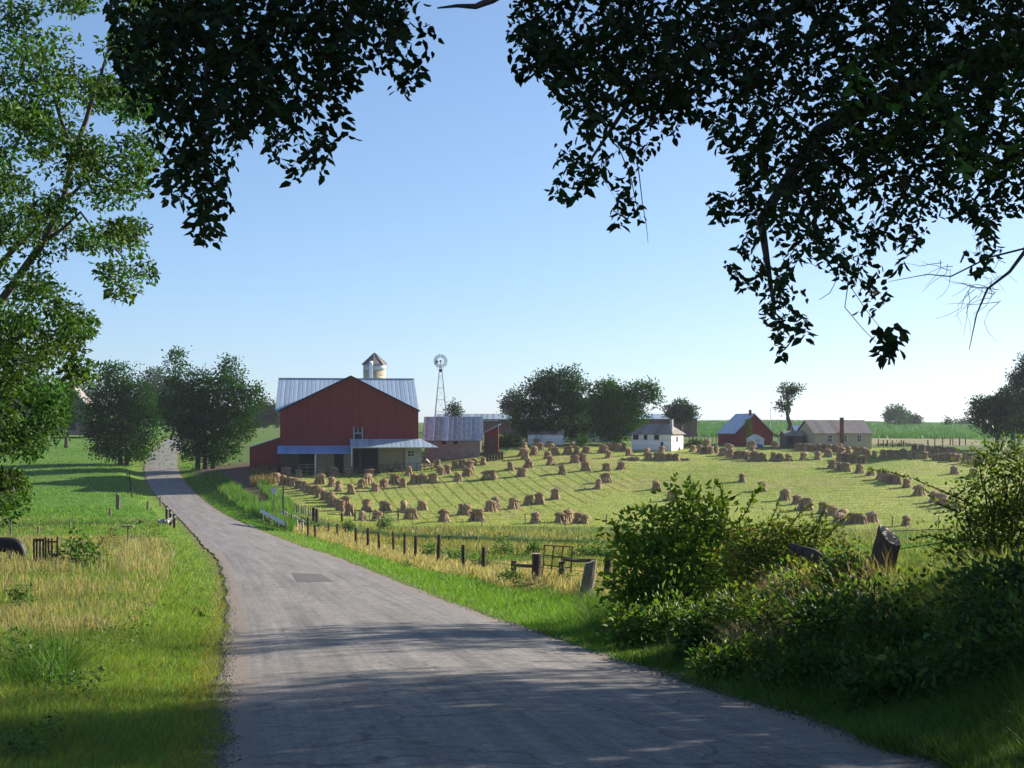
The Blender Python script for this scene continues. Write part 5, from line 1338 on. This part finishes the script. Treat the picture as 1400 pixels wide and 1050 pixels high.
# tall sunlit tree at the left
POLY_T = [(-60,-60),(250,-60),(246,10),(232,40),(240,70),(215,95),(245,110),(222,140),(205,155),(222,185),(216,222),(190,235),(200,262),(178,270),(200,310),(195,340),(213,376),(205,385),(190,380),(192,408),(160,420),(142,412),(148,380),(118,372),(105,385),(112,408),(134,430),(128,455),(108,462),(118,492),(139,497),(135,512),(118,525),(100,535),(84,545),(90,560),(82,585),(92,600),(78,606),(62,600),(55,618),(36,630),(24,650),(40,672),(38,692),(20,708),(-5,714),(-60,715)]
lt = empty('tall_tree', (-15.5, 29, tz(-15.5, 29)), 'tall sunlit tree with small leaves filling the left edge', 'tree'); O2 = np.array(lt.location)
sub = lambda *ps: [(float(a), float(c)) for a, c in ps]
CL = []
while len(CL) < 240:
    a, c = random.uniform(-60, 250), random.uniform(-60, 715)
    if inpoly(np.array([a]), np.array([c]), POLY_T)[0]:
        if c < 420 and random.random() < .5: continue
        CL.append((a, c, random.uniform(24, 32)))
Cs, As, Lx, Cc = [], [], [], []
for a, c, d in CL:
    m_ = 185; r_ = random.uniform(.26, .5)
    u_ = unit(rng.standard_normal((m_, 3))) * (rng.random((m_, 1)) ** .5) * np.array([r_ * 1.25, r_ * 1.2, r_ * .7])
    Cs.append(np.array([PX(a, d), d, PZ(c, d)]) + u_); As.append(u_ + rng.standard_normal((m_, 3)) * .35 + np.array([0, 0, -.12]))
    Lx.append(.105 * (.6 + .7 * rng.random(m_))); Cc.append(vcol(1, (.036, .084, .014), .24) * np.ones((m_, 1)) * (1 + .2 * rng.standard_normal((m_, 1))))
C = np.concatenate(Cs); pxx = C[:, 0] / C[:, 1] * F + CX; pyy = HY - C[:, 2] / C[:, 1] * F
kp = inpoly(pxx, pyy, POLY_T) | inpoly(pxx - 6, pyy, POLY_T) | inpoly(pxx, pyy - 6, POLY_T)
Lx = np.concatenate(Lx)[kp]
link('crown', leaf_mesh('crown', C[kp] - O2, np.concatenate(As)[kp], Lx, Lx * .5, np.clip(np.concatenate(Cc)[kp], .003, .5), M['leaf']), lt)
blobs = [(-1.5, 0, 3, 4.5, 4, 2.6), (-2, 0, 8, 5.5, 4.5, 3.5), (0, .5, 12.5, 4.8, 4, 3)]
C, A, Ls, cv = crown_leaves(blobs, 900, 18, .35, .2, (.05, .10, .018), .7, .3)
kp = (C[:, 0] + O2[0]) / (C[:, 1] + O2[1]) * F + CX < -40
link('outer_crown', leaf_mesh('outer_crown', C[kp], A[kp], Ls[kp], Ls[kp] * .5, cv[kp], M['leaf'], simple=True), lt)
def w2(px, py, d): return Vector((PX(px, d) - O2[0], d - O2[1], PZ(py, d) - O2[2]))
b = MB(); b.tube([(0, 0, -.5), (0, 0, 3), (.3, 0, 6.5), (.2, .1, 10), (.4, 0, 14)], [.5, .42, .34, .22, .08], 12); b.build('trunk', M['bark'], lt, True)
LB = [([(0, 0, 5.5), w2(-60, 560, 29), w2(10, 535, 28), w2(30, 560, 28), w2(24, 600, 28)], .10, .02),
      ([(0, 0, 6.0), w2(-20, 440, 29), w2(60, 330, 28), w2(100, 210, 28), w2(130, 120, 28), w2(150, 60, 28)], .11, .02),
      ([(0, 0, 5.8), w2(-40, 430, 30), w2(60, 300, 29), w2(130, 235, 28), w2(200, 262, 28)], .09, .01),
      ([w2(60, 330, 28), w2(110, 290, 28), w2(150, 330, 28), w2(180, 380, 28)], .04, .01),
      ([(0, 0, 5.6), w2(-50, 500, 29), w2(50, 450, 28), w2(110, 480, 28)], .08, .01),
      ([w2(100, 210, 28), w2(70, 120, 28), w2(30, 40, 28)], .05, .01), ([w2(130, 120, 28), w2(190, 90, 28), w2(225, 60, 28)], .03, .008)]
for pts, r0, r1 in LB:
    P_ = []
    for i in range(len(pts) - 1):
        a_, c_ = Vector(pts[i]), Vector(pts[i + 1]); P_ += [a_, (a_ + c_) / 2 + Vector((random.gauss(0, .08), 0, random.gauss(0, .08)))]
    P_.append(Vector(pts[-1])); k = len(P_); b = MB(); b.tube(P_, [r0 + (r1 - r0) * i / (k - 1) for i in range(k)], 7); b.build('limb', M['bark'], lt, True)

# foreground bushes on the bank
def bush(name, label, px, d, pb, n_clump, per, L, col, cr, twigs=(), wid=.5, droop=.05, mat='leaf', reds=0):
    q = at_d(px, d); e = empty(name, q, label, 'bush'); s_ = d / F
    blobs = [(PX(t[0], d + t[4]) - q.x, t[4], PZ(t[1], d + t[4]) - q.z, t[2] * s_, t[2] * s_ * .8, t[3] * s_) for t in pb]
    C, A, Ls, cv = crown_leaves(blobs, n_clump, per, cr, L, col, .8, .5, droop)
    for pts in twigs:                         # long arching shoots with leaves on both sides
        P_ = [Vector((PX(a, c_) - q.x, c_ - q.y, PZ(b_, c_) - q.z)) for a, b_, c_ in pts]
        b = MB(); k = len(P_); b.tube(P_, [.014 * (1 - .75 * i / (k - 1)) for i in range(k)], 5); b.build('shoot', M['twig'], e)
        n = int(sum((P_[i + 1] - P_[i]).length for i in range(k - 1)) / .035)
        for j in range(n):
            t = (j + .5) / n * (k - 1); i = min(int(t), k - 2); c_ = P_[i].lerp(P_[i + 1], t - i); dv = (P_[i + 1] - P_[i]).normalized()
            sd = dv.cross(Vector((0, 0, 1))).normalized() * (1 if j % 2 else -1)
            for _ in range(2):
                v = dv * .5 + sd * .7 + Vector((random.gauss(0, .4), random.gauss(0, .4), random.gauss(.1, .4)))
                C = np.vstack([C, np.array(c_)[None]]); A = np.vstack([A, np.array(v)[None]]); Ls = np.append(Ls, L * random.uniform(.7, 1.2)); cv = np.vstack([cv, vcol(1, col, .2)])
    if reds:
        k = rng.random(len(C)) < reds; cv[k] = vcol(k.sum(), (.16, .09, .03), .3)
    link('foliage', leaf_mesh('foliage', C, A, Ls, Ls * wid, np.clip(cv, .003, .5), M[mat]), e)
    b = MB()
    for bl in blobs:
        for _ in range(2): b.tube(limb_pts((random.uniform(-.3, .3), random.uniform(-.2, .2), -.2), Vector(bl[:3]) + Vector((random.gauss(0, .1), 0, random.gauss(0, .15))), .1, 4), [.03, .025, .02, .014, .006], 5)
    b.build('stem', M['twig'], e, True)
    return e
GB = (.135, .215, .03)
bush('foreground_bush', 'large bright leafed bush standing right of the leaning grey post', 925, 26, [(905, 725, 48, 32, 0), (955, 708, 42, 30, .3), (865, 775, 30, 34, -.2), (925, 775, 52, 42, -.3), (890, 815, 44, 38, -.2), (980, 745, 44, 34, 0), (860, 725, 18, 16, .2), (960, 820, 50, 44, -.4), (935, 690, 22, 14, .2), (870, 830, 22, 18, -.2), (1000, 850, 40, 30, -.6), (935, 850, 44, 24, -.6)], 300, 24, .125, GB, .17,
     twigs=[[(900, 720, 26), (880, 700, 26), (858, 695, 26)], [(930, 700, 26), (925, 680, 26), (915, 668, 26)], [(950, 700, 26), (945, 678, 26), (940, 664, 26)], [(985, 720, 26), (990, 690, 26), (985, 668, 26), (980, 660, 26)], [(1000, 730, 26), (1020, 700, 26), (1032, 676, 26), (1040, 668, 26)], [(870, 760, 26), (848, 735, 26), (838, 715, 26)], [(860, 790, 26), (835, 800, 26), (818, 808, 26)]])
bush('foreground_bush', 'lower bush of small mixed green and reddish leaves in front of the fallen log', 1070, 24.5, [(1040, 745, 44, 34, 0), (1085, 735, 38, 24, .2), (1010, 790, 44, 42, -.2), (1060, 785, 44, 38, -.2), (1120, 745, 32, 24, .3), (1100, 780, 30, 26, 0), (1030, 830, 46, 34, -.4), (1150, 765, 18, 14, .2), (1085, 815, 40, 26, -.8), (1130, 800, 26, 18, -.6)], 320, 24, .085, (.14, .185, .036), .14, twigs=[[(1080, 720, 24.5), (1095, 700, 24.5), (1110, 690, 24.5)], [(1050, 720, 24.5), (1060, 698, 24.5), (1065, 684, 24.5)], [(1130, 735, 24.5), (1150, 712, 24.5), (1160, 706, 24.5)], [(1110, 730, 24.5), (1122, 706, 24.5), (1130, 692, 24.5)]], reds=.10)
bush('foreground_bush', 'tall dark and yellow green bush at the right edge with a long arching shoot', 1360, 22, [(1372, 635, 34, 26, 0), (1350, 680, 34, 32, .2), (1395, 675, 34, 34, 0), (1345, 730, 38, 36, 0), (1395, 740, 44, 44, -.2), (1310, 700, 22, 18, .3), (1320, 760, 34, 30, 0), (1380, 790, 50, 34, -.3), (1425, 650, 34, 34, 0), (1440, 720, 40, 50, 0), (1280, 745, 14, 12, .3), (1340, 640, 14, 14, .2)], 360, 24, .072, (.095, .145, .026), .13,
     twigs=[[(1330, 690, 22), (1290, 672, 22), (1250, 655, 22), (1215, 645, 22), (1190, 642, 22)], [(1310, 700, 22), (1285, 690, 22), (1262, 668, 22)], [(1355, 640, 22), (1345, 622, 22), (1325, 612, 22)], [(1385, 630, 22), (1392, 612, 22), (1396, 596, 22)], [(1365, 620, 22), (1372, 604, 22)], [(1300, 740, 22), (1270, 732, 22), (1245, 738, 22)], [(1300, 760, 22), (1270, 770, 22), (1252, 790, 22)], [(1370, 700, 22), (1385, 690, 21.5), (1400, 682, 21.5)]])
# shrubs and tall weeds covering the bank
for i, (a, d_, w_, h_, colr, lab) in enumerate([
    (905, 21.5, .75, .75, 0, 'leafy weed mass at the foot of the large bright bush'), (980, 19.8, .7, .8, 1, 'dark brush at the foot of the mixed reddish bush'), (1050, 18.6, .7, .85, 0, 'brambly clump below the plume grass on the bank'),
    (1120, 17.6, .7, .7, 1, 'weed clump on the bank straight below the fallen log'), (1195, 18.8, .5, .5, 2, 'low bright weed clump below the leaning stump'), (1180, 16.4, .7, .7, 1, 'shaded bramble clump lower on the bank under the stump'),
    (1160, 20.6, .45, .75, 0, 'upright weed clump hiding the lower end of the fallen log'), (1100, 21.5, .5, .8, 2, 'bright weed clump under the upper end of the fallen log'),
    (1265, 17.6, .6, .55, 2, 'low leafy clump right of the leaning stump'), (1260, 15.4, .75, .75, 1, 'dark bramble clump midway down the right bank'), (1340, 16.2, .7, .7, 0, 'leafy clump under the tall right edge bush'),
    (1340, 14.0, .8, .8, 1, 'dense dark brush low on the bank near the right edge'), (1405, 15.0, .8, .9, 1, 'dark brush at the right picture edge below the tall bush'), (1400, 12.6, .8, .8, 1, 'dark brush in the lower right corner'),
    (1020, 16.6, .55, .4, 0, 'low weeds between road edge and bank brush'), (1110, 15.2, .55, .4, 1, 'low dark weeds close to the road below the bank'), (1230, 13.6, .6, .45, 1, 'low dark weeds beside the road in the lower right')]):
    q_ = at_d(a, d_); e = empty('bank_shrub', q_, lab, 'shrub', 'brush on the right bank')
    bl = [(random.uniform(-.7, .7) * w_, random.uniform(-.5, .5) * w_, h_ * random.uniform(.25, .75), w_ * random.uniform(.35, .6), w_ * .5, h_ * random.uniform(.25, .4)) for _ in range(7)]
    C, A, Ls, cv = crown_leaves(bl, 75, 26, .13, random.choice([.06, .075, .09]), [(.09, .15, .03), (.055, .10, .024), (.13, .21, .04)][colr], .8, .3)
    link('foliage', leaf_mesh('foliage', C, A, Ls, Ls * .55, cv, M['leaf']), e)
    b = MB()
    for q in bl: b.tube(limb_pts((random.gauss(0, .1), random.gauss(0, .1), -.1), (q[0], q[1], q[2] + h_ * .25), .1, 3), [.012, .01, .008, .004], 4)
    b.build('stem', M['twig'], e)

# weeds with broad leaves, left side
for i, (a, t_, b_, d_, L_, lab) in enumerate([(104, 722, 772, 56, .17, 'broad leafed bright weed clump right of the broken board fence'), (118, 742, 780, 52, .12, 'low leafy weed clump by the stubby post'), (150, 722, 752, 72, .10, 'yellowish brown weed clump below the plank on its post'), (28, 860, 960, 17, .055, 'dark leafy weed mass at the lower left edge'), (62, 895, 965, 16.5, .06, 'dark green weed tuft beside the lower left weed mass'), (28, 795, 830, 34, .07, 'small dark broad leafed weed in the tan grass'), (205, 715, 745, 84, .09, 'tall pale weeds between plank post and culvert'), (772, 775, 812, 42, .07, 'slender leafy weed in front of the pipe frame'), (556, 768, 790, 62, .08, 'dark small weed at the roadside grass edge'), (634, 795, 812, 46, .07, 'trailing dark weed beside the roadside posts'), (700, 770, 800, 43, .08, 'dark clump of broad grass left of the gate post'), (275, 838, 850, 30, .04, 'tiny dark weed alone in the bright verge')]):
    h_ = b_ - t_; s_ = d_ / F
    colr = (.12, .115, .03) if i in (2, 6) else (.055, .12, .02)
    tree('weed_clump', lab, a, None, d_, [(a, t_ + h_ * .35, h_ * .32, h_ * .34), (a - h_ * .3, t_ + h_ * .65, h_ * .34, h_ * .32), (a + h_ * .3, t_ + h_ * .65, h_ * .34, h_ * .32)], 26 if d_ > 30 else 60, 16, L_, colr, cat='weeds', clump_r=h_ * s_ * .10, trunk_r=.012, mat='leaf')

# ---------------------------------------------------------------- grass
def gsample(n, pr, dr_, p=1.0):
    u_ = (rng.uniform(pr[0], pr[1], n) - CX) / F; a, b_ = dr_[0] ** -p, dr_[1] ** -p
    d = (rng.uniform(b_, a, n)) ** (-1 / p); return u_ * d, d
def blades(name, x, y, h, wd, col, lean=.35, mid=.55, wb=1.0, wm=.8, mat='grass', wind=(.0, .0)):
    n = len(x); z = terr(x, y) - .02; az = rng.uniform(0, math.pi, n); S = np.stack([np.cos(az), np.sin(az) * .6, np.zeros(n)], 1) * (wd * .5)[:, None]
    ld = rng.standard_normal((n, 2)) * lean + np.array(wind); Lv = np.stack([ld[:, 0] * h, ld[:, 1] * h, h * (1 - .18 * np.minimum((ld ** 2).sum(1), 1))], 1)
    B = np.stack([x, y, z], 1); Md = B + Lv * np.array([mid * .6, mid * .6, mid * 1.0])
    V = np.stack([B - S * wb, B + S * wb, Md - S * wm, Md + S * wm, B + Lv], 1).reshape(-1, 3)
    i = (np.arange(n) * 5)[:, None]
    T = np.concatenate([i + np.array([0, 1, 2]), i + np.array([1, 3, 2]), i + np.array([2, 3, 4])], 0)
    me = nmesh(name, V, T, M[mat], np.repeat(col, 5, 0)); return link(name, me)
def sroad(x, y): return np.abs(x - road_c(y)) - road_h(y)
def wmin(y, base_, k=.00042): return np.maximum(base_, y * k)
BG = np.array([.145, .215, .042]); TAN = np.array([.30, .225, .15]); DG = np.array([.06, .13, .018]); GOLD = np.array([.33, .255, .15])
# bright verge, left
x, y = gsample(230000, (-90, 330), (8.6, 240), 1.1); s = sroad(x, y); lft = x < road_c(y)
wv = 1.8 + .5 * ncoh(x, y, .45, 3) + 3 * (1 - smooth(15, 20, y))
k = lft & (s > -.05 + .12 * ncoh(x, y, 2.2, 1)) & ((s < wv) | (y < 14) & (s < 6) | ((rng.random(len(x)) < .30) & (y < 95)))
x, y, s = x[k], y[k], s[k]; n = len(x)
h = (.10 + .20 * smooth(.2, 2.8, s)) * (.6 + .8 * rng.random(n)); c = vcol(n, BG, .3, .18) * (1 + .22 * ncoh(x, y, .8, 6))[:, None]; yl = (rng.random(n) < .16) | ((s < .35) & (rng.random(n) < .4)); c[yl] = vcol(yl.sum(), (.26, .22, .06), .25)
tag(blades('verge_grass', x, y, h, wmin(y, .0085), c, .6), 'bright green mown grass on the left verge', 'grass', kind='stuff')
# tall mixed grass, left
x, y = gsample(190000, (-110, 300), (9.5, 125), 1.0); s = sroad(x, y)
m1 = ncoh(x, y, .38, 2) * .5 + ncoh(x, y, 1.1, 5) * .3; k = (x < road_c(y)) & (s > 1.7 + .6 * m1 + 1.5 * (1 - smooth(15, 20, y))) & ~((y < 12.5) & (s < 5 + m1)) ; x, y, s, m1 = x[k], y[k], s[k], m1[k]; n = len(x)
h = (.42 + .22 * m1 + .1 * smooth(20, 50, y)) * (.55 + .7 * rng.random(n)) * (1 - .55 * smooth(75, 90, y)) * (.45 + .55 * smooth(1.5, 3.5, s)) 
tanp = np.clip(.28 + .95 * m1 + .12 * smooth(18, 40, y) - .12 * (1 - smooth(12, 18, y)) + .25 * ncoh(x, y, 2.6, 8), .08, .8); isT = rng.random(n) < tanp
c = vcol(n, (.14, .20, .04), .28, .15); c[isT] = vcol(isT.sum(), TAN, .22, .08)
tag(blades('meadow_grass', x[~isT], y[~isT], h[~isT], wmin(y[~isT], .007), c[~isT], .35), 'green blades in the tall grass left of the road', 'grass', kind='stuff')
tag(blades('dry_grass', x[isT], y[isT], h[isT] * 1.15, wmin(y[isT], .006), c[isT], .25, .82, .35, 1.0), 'tan seed grass left of the road', 'grass', kind='stuff')
x, y = gsample(5200, (-60, 95), (15.2, 19.5), 1.0); k = ncoh(x, y, 1.6, 4) + .4 * rng.standard_normal(len(x)) > -.5; x, y = x[k], y[k]; n = len(x)
tag(blades('rank_grass', x, y, (.52 + .15 * ncoh(x, y, 2, 3)) * (.5 + .7 * rng.random(n)), np.full(n, .011), vcol(n, (.06, .115, .02), .35, .15), .55), 'dark rank grass clump at the lower left edge', 'grass', kind='stuff')
# right verge beyond the bush
x, y = gsample(150000, (330, 1000), (20, 128), 1.0); s = sroad(x, y); k = (x > road_c(y)) & (s > -.02 + .1 * ncoh(x, y, 2, 1)) & (s < 3.6 + .6 * ncoh(x, y, .4, 1)); x, y, s = x[k], y[k], s[k]; n = len(x)
tag(blades('verge_grass', x, y, (.10 + .14 * smooth(.2, 2, s)) * (.6 + .8 * rng.random(n)), wmin(y, .007), vcol(n, (.13, .22, .035), .28, .13), .6), 'bright green grass on the right verge', 'grass', kind='stuff')
x, y = gsample(150000, (380, 900), (30, 126), 1.0); s = sroad(x, y); g_ = 4 + .6 * ncoh(x, y, .4, 1); k = (x > road_c(y)) & (s > g_ - .6) & (s < g_ + 3.8 + 1.5 * ncoh(x, y, .15, 4)) & (rng.random(len(x)) < .85); x, y, s = x[k], y[k], s[k]; n = len(x)
tag(blades('dry_grass', x, y, (.5 + .12 * ncoh(x, y, .8, 2)) * (.5 + .6 * rng.random(n)), wmin(y, .006, .0004), vcol(n, GOLD, .22, .1), .18, .82, .35, 1.0), 'golden seed grass around the roadside posts', 'grass', kind='stuff')
x, y = gsample(110000, (380, 1400), (48, 136), .8); s = sroad(x, y); k = (x > road_c(y)) & (s > 7.5) & ((y < creek_d(x / y * F + CX) - 1.5) | (y > creek_d(x / y * F + CX) + 4)); x, y, s = x[k], y[k], s[k]; n = len(x); m1 = ncoh(x, y, .12, 3)
isT = rng.random(n) < np.clip(.35 + .5 * m1, .05, .8); c = vcol(n, (.07, .135, .025), .25, .15); c[isT] = vcol(isT.sum(), (.26, .20, .08), .2)
tag(blades('meadow_grass', x, y, (.34 + .15 * m1) * (.5 + .8 * rng.random(n)), wmin(y, .01, .0005), c, .3), 'rough weedy grass in the low ground beside the creek', 'grass', kind='stuff')
# weeds between road and lane
x, y = gsample(60000, (225, 400), (112, 230), .8); s = sroad(x, y); k = (x > road_c(y)) & (s > .3) & (s < 9) & ~inpoly(x / y * F + CX, HY - terr(x, y) / y * F, lane); x, y, s = x[k], y[k], s[k]; n = len(x)
tag(blades('lane_weeds', x, y, np.where(s < 2.6, .2, 1.0 + .4 * ncoh(x, y, .5, 2)) * (.5 + .7 * rng.random(n)), wmin(y, .02, .0005), vcol(n, (.085, .165, .028), .28, .2), .25), 'tall green weeds between the road and the farm lane', 'weeds', kind='stuff')
# bank, right
x, y = gsample(210000, (800, 1460), (8.4, 40), 1.0); s = sroad(x, y); k = (x > road_c(y)) & (s > -.05 + .1 * ncoh(x, y, 2, 1)); x, y, s = x[k], y[k], s[k]; n = len(x); m1 = ncoh(x, y, .6, 7)
tag(blades('bank_grass', x, y, (.14 + .30 * smooth(.3, 2.2, s) + .14 * m1) * (.55 + .8 * rng.random(n)), wmin(y, .009), vcol(n, (.085, .145, .028), .35, .18), .6), 'lush green grass covering the right bank', 'grass', kind='stuff')
# tan plumes along the crest of the bank
x, y = gsample(9000, (1000, 1230), (17.5, 24), 1.0); k = ncoh(x, y, 1.5, 2) + .5 * ncoh(x, y, 4, 1) + .5 * rng.standard_normal(len(x)) > .15; x, y = x[k], y[k]; n = len(x)
tag(blades('plume_grass', x, y, (.72 + .22 * ncoh(x, y, 2, 3)) * (.5 + .6 * rng.random(n)), np.full(n, .011), vcol(n, (.25, .175, .12), .3, .1), .3, .82, .3, 1.0, wind=(-.28, 0)), 'reddish tan plume grass leaning over the bank below the stump', 'grass', kind='stuff')
x, y = gsample(9000, (1190, 1400), (15.5, 24), 1.0); n = len(x)
tag(blades('plume_grass', x, y, .6 * (.5 + .7 * rng.random(n)), np.full(n, .009), vcol(n, (.21, .22, .07), .35, .15), .25, .7, .5, 1.0, wind=(-.2, 0)), 'pale grass tufts along the bank crest around the leaning stump', 'grass', kind='stuff')
# broad leaves of small weeds among the grass, loose gravel at the road edges
def broadleaf(name, label, x, y, hmax, L_, col):
    n = len(x); z = terr(x, y) + hmax * rng.random(n); A = np.stack([rng.standard_normal(n), rng.standard_normal(n), .25 * rng.standard_normal(n) + .2], 1)
    Ls = np.maximum(L_, y * .0016) * (.6 + .8 * rng.random(n)); tag(link(name, leaf_mesh(name, np.stack([x, y, z], 1), A, Ls, Ls * .5, vcol(n, col, .3, .15), M['leaf'], simple=True, up=.5)), label, 'weeds', kind='stuff')
x, y = gsample(40000, (-110, 300), (9.5, 110), 1.0); s = sroad(x, y); k = (x < road_c(y)) & (s > 1.2) & (ncoh(x, y, .9, 9) + .6 * ncoh(x, y, 2.3, 4) > .35); broadleaf('meadow_weeds', 'broad leafed weeds mixed into the grass left of the road', x[k], y[k], .34, .05, (.075, .14, .03))
x, y = gsample(40000, (330, 1000), (26, 136), 1.0); s = sroad(x, y); k = (x > road_c(y)) & (s > 1.5) & (ncoh(x, y, .6, 2) + .6 * ncoh(x, y, 1.6, 4) > .4); broadleaf('roadside_weeds', 'broad leafed weeds mixed into the grass right of the road', x[k], y[k], .35, .06, (.07, .13, .03))
def gravel(n, side):
    d = rng.uniform(1 / 60, 1 / 8.6, n) ** -1; off = rng.standard_normal(n) * .09 - .02
    x = road_c(d) + side * (road_h(d) + off); r_ = (.004 + .008 * rng.random(n) ** 2) * (1 + d * .02)
    O3 = np.array([[1, 0, 0], [0, 1, 0], [-1, 0, 0], [0, -1, 0], [0, 0, .8], [0, 0, -.8]]); V = np.stack([x, d, road_z(d) + .03], 1)[:, None, :] + O3[None] * r_[:, None, None] * (.6 + .8 * rng.random((n, 6, 1)))
    T = np.array([[0, 1, 4], [1, 2, 4], [2, 3, 4], [3, 0, 4], [1, 0, 5], [2, 1, 5], [3, 2, 5], [0, 3, 5]])
    return V.reshape(-1, 3), (np.arange(n)[:, None, None] * 6 + T[None]).reshape(-1, 3)
V1, T1 = gravel(3000, -1); V2, T2 = gravel(2500, 1)
tag(link('gravel', nmesh('gravel', np.concatenate([V1, V2]), np.concatenate([T1, T2 + len(V1)]), M['grit'])), 'loose grey gravel along both road edges', 'gravel', kind='stuff')
# pasture, field stubble, corn: short tufts that give the far ground its grain
x, y = gsample(90000, (-60, 330), (95, 300), .6); s = sroad(x, y); k = (x < road_c(y)) & (s > 2) | (y > 235); x, y = x[k], y[k]; n = len(x)
tag(blades('pasture_grass', x, y, (.16 + .1 * ncoh(x, y, .3, 1)) * (.5 + rng.random(n)), wmin(y, .03, .0005), vcol(n, (.11, .20, .035), .28, .12), .5), 'short green pasture grass left of the road', 'grass', kind='stuff')
x, y = gsample(170000, (385, 1420), (138, 235), .6); pyy = HY - terr(x, y) / y * F; k = inpoly(x / y * F + CX, pyy, field_poly); x, y = x[k], y[k]; n = len(x); t_ = rng.random(n) < .36
c = vcol(n, (.21, .26, .06), .22, .12); c[t_] = vcol(t_.sum(), (.36, .32, .14), .2)
tag(blades('stubble', x, y, .12 * (.5 + rng.random(n)), wmin(y, .03, .0004), c, .5), 'short green and straw coloured stubble of the cut field', 'stubble', kind='stuff')
x, y = gsample(60000, (880, 1440), (345, 900), .5); n = len(x)
tag(blades('corn_crop', x, y, 1.3 * (.6 + .6 * rng.random(n)), wmin(y, .12, .0006), vcol(n, (.05, .125, .04), .3, .15), .35), 'green corn crop on the far right slope', 'corn', kind='stuff')
# reddish dock weeds at the lane corner
x, y = gsample(1500, (343, 378), (182, 196), 1.0); n = len(x)
tag(blades('dry_weeds', x, y, 1.3 * (.4 + .6 * rng.random(n)), np.full(n, .1), vcol(n, (.19, .13, .075), .3), .2, .8, .4, 1), 'reddish brown dry weeds at the left barn corner', 'weeds', kind='stuff')

# ---------------------------------------------------------------- air
b = MB(); b.box(-3200, 3200, -40, 2750, -60, 45)
me = bpy.data.meshes.new('haze'); me.from_pydata(b.v, [], b.f)
hm = bpy.data.materials.new('haze'); hm.use_nodes = True; nt = hm.node_tree
for n_ in list(nt.nodes):
    if n_.type == 'BSDF_PRINCIPLED': nt.nodes.remove(n_)
pv = nt.nodes.new('ShaderNodeVolumePrincipled'); pv.inputs['Color'].default_value = (.80, .88, 1, 1); pv.inputs['Density'].default_value = .0001; pv.inputs['Anisotropy'].default_value = .35
nt.links.new(pv.outputs[0], nt.nodes['Material Output'].inputs['Volume']); hm.cycles.homogeneous_volume = True if hasattr(hm.cycles, 'homogeneous_volume') else True
me.materials.append(hm); tag(link('haze', me), kind='stuff')
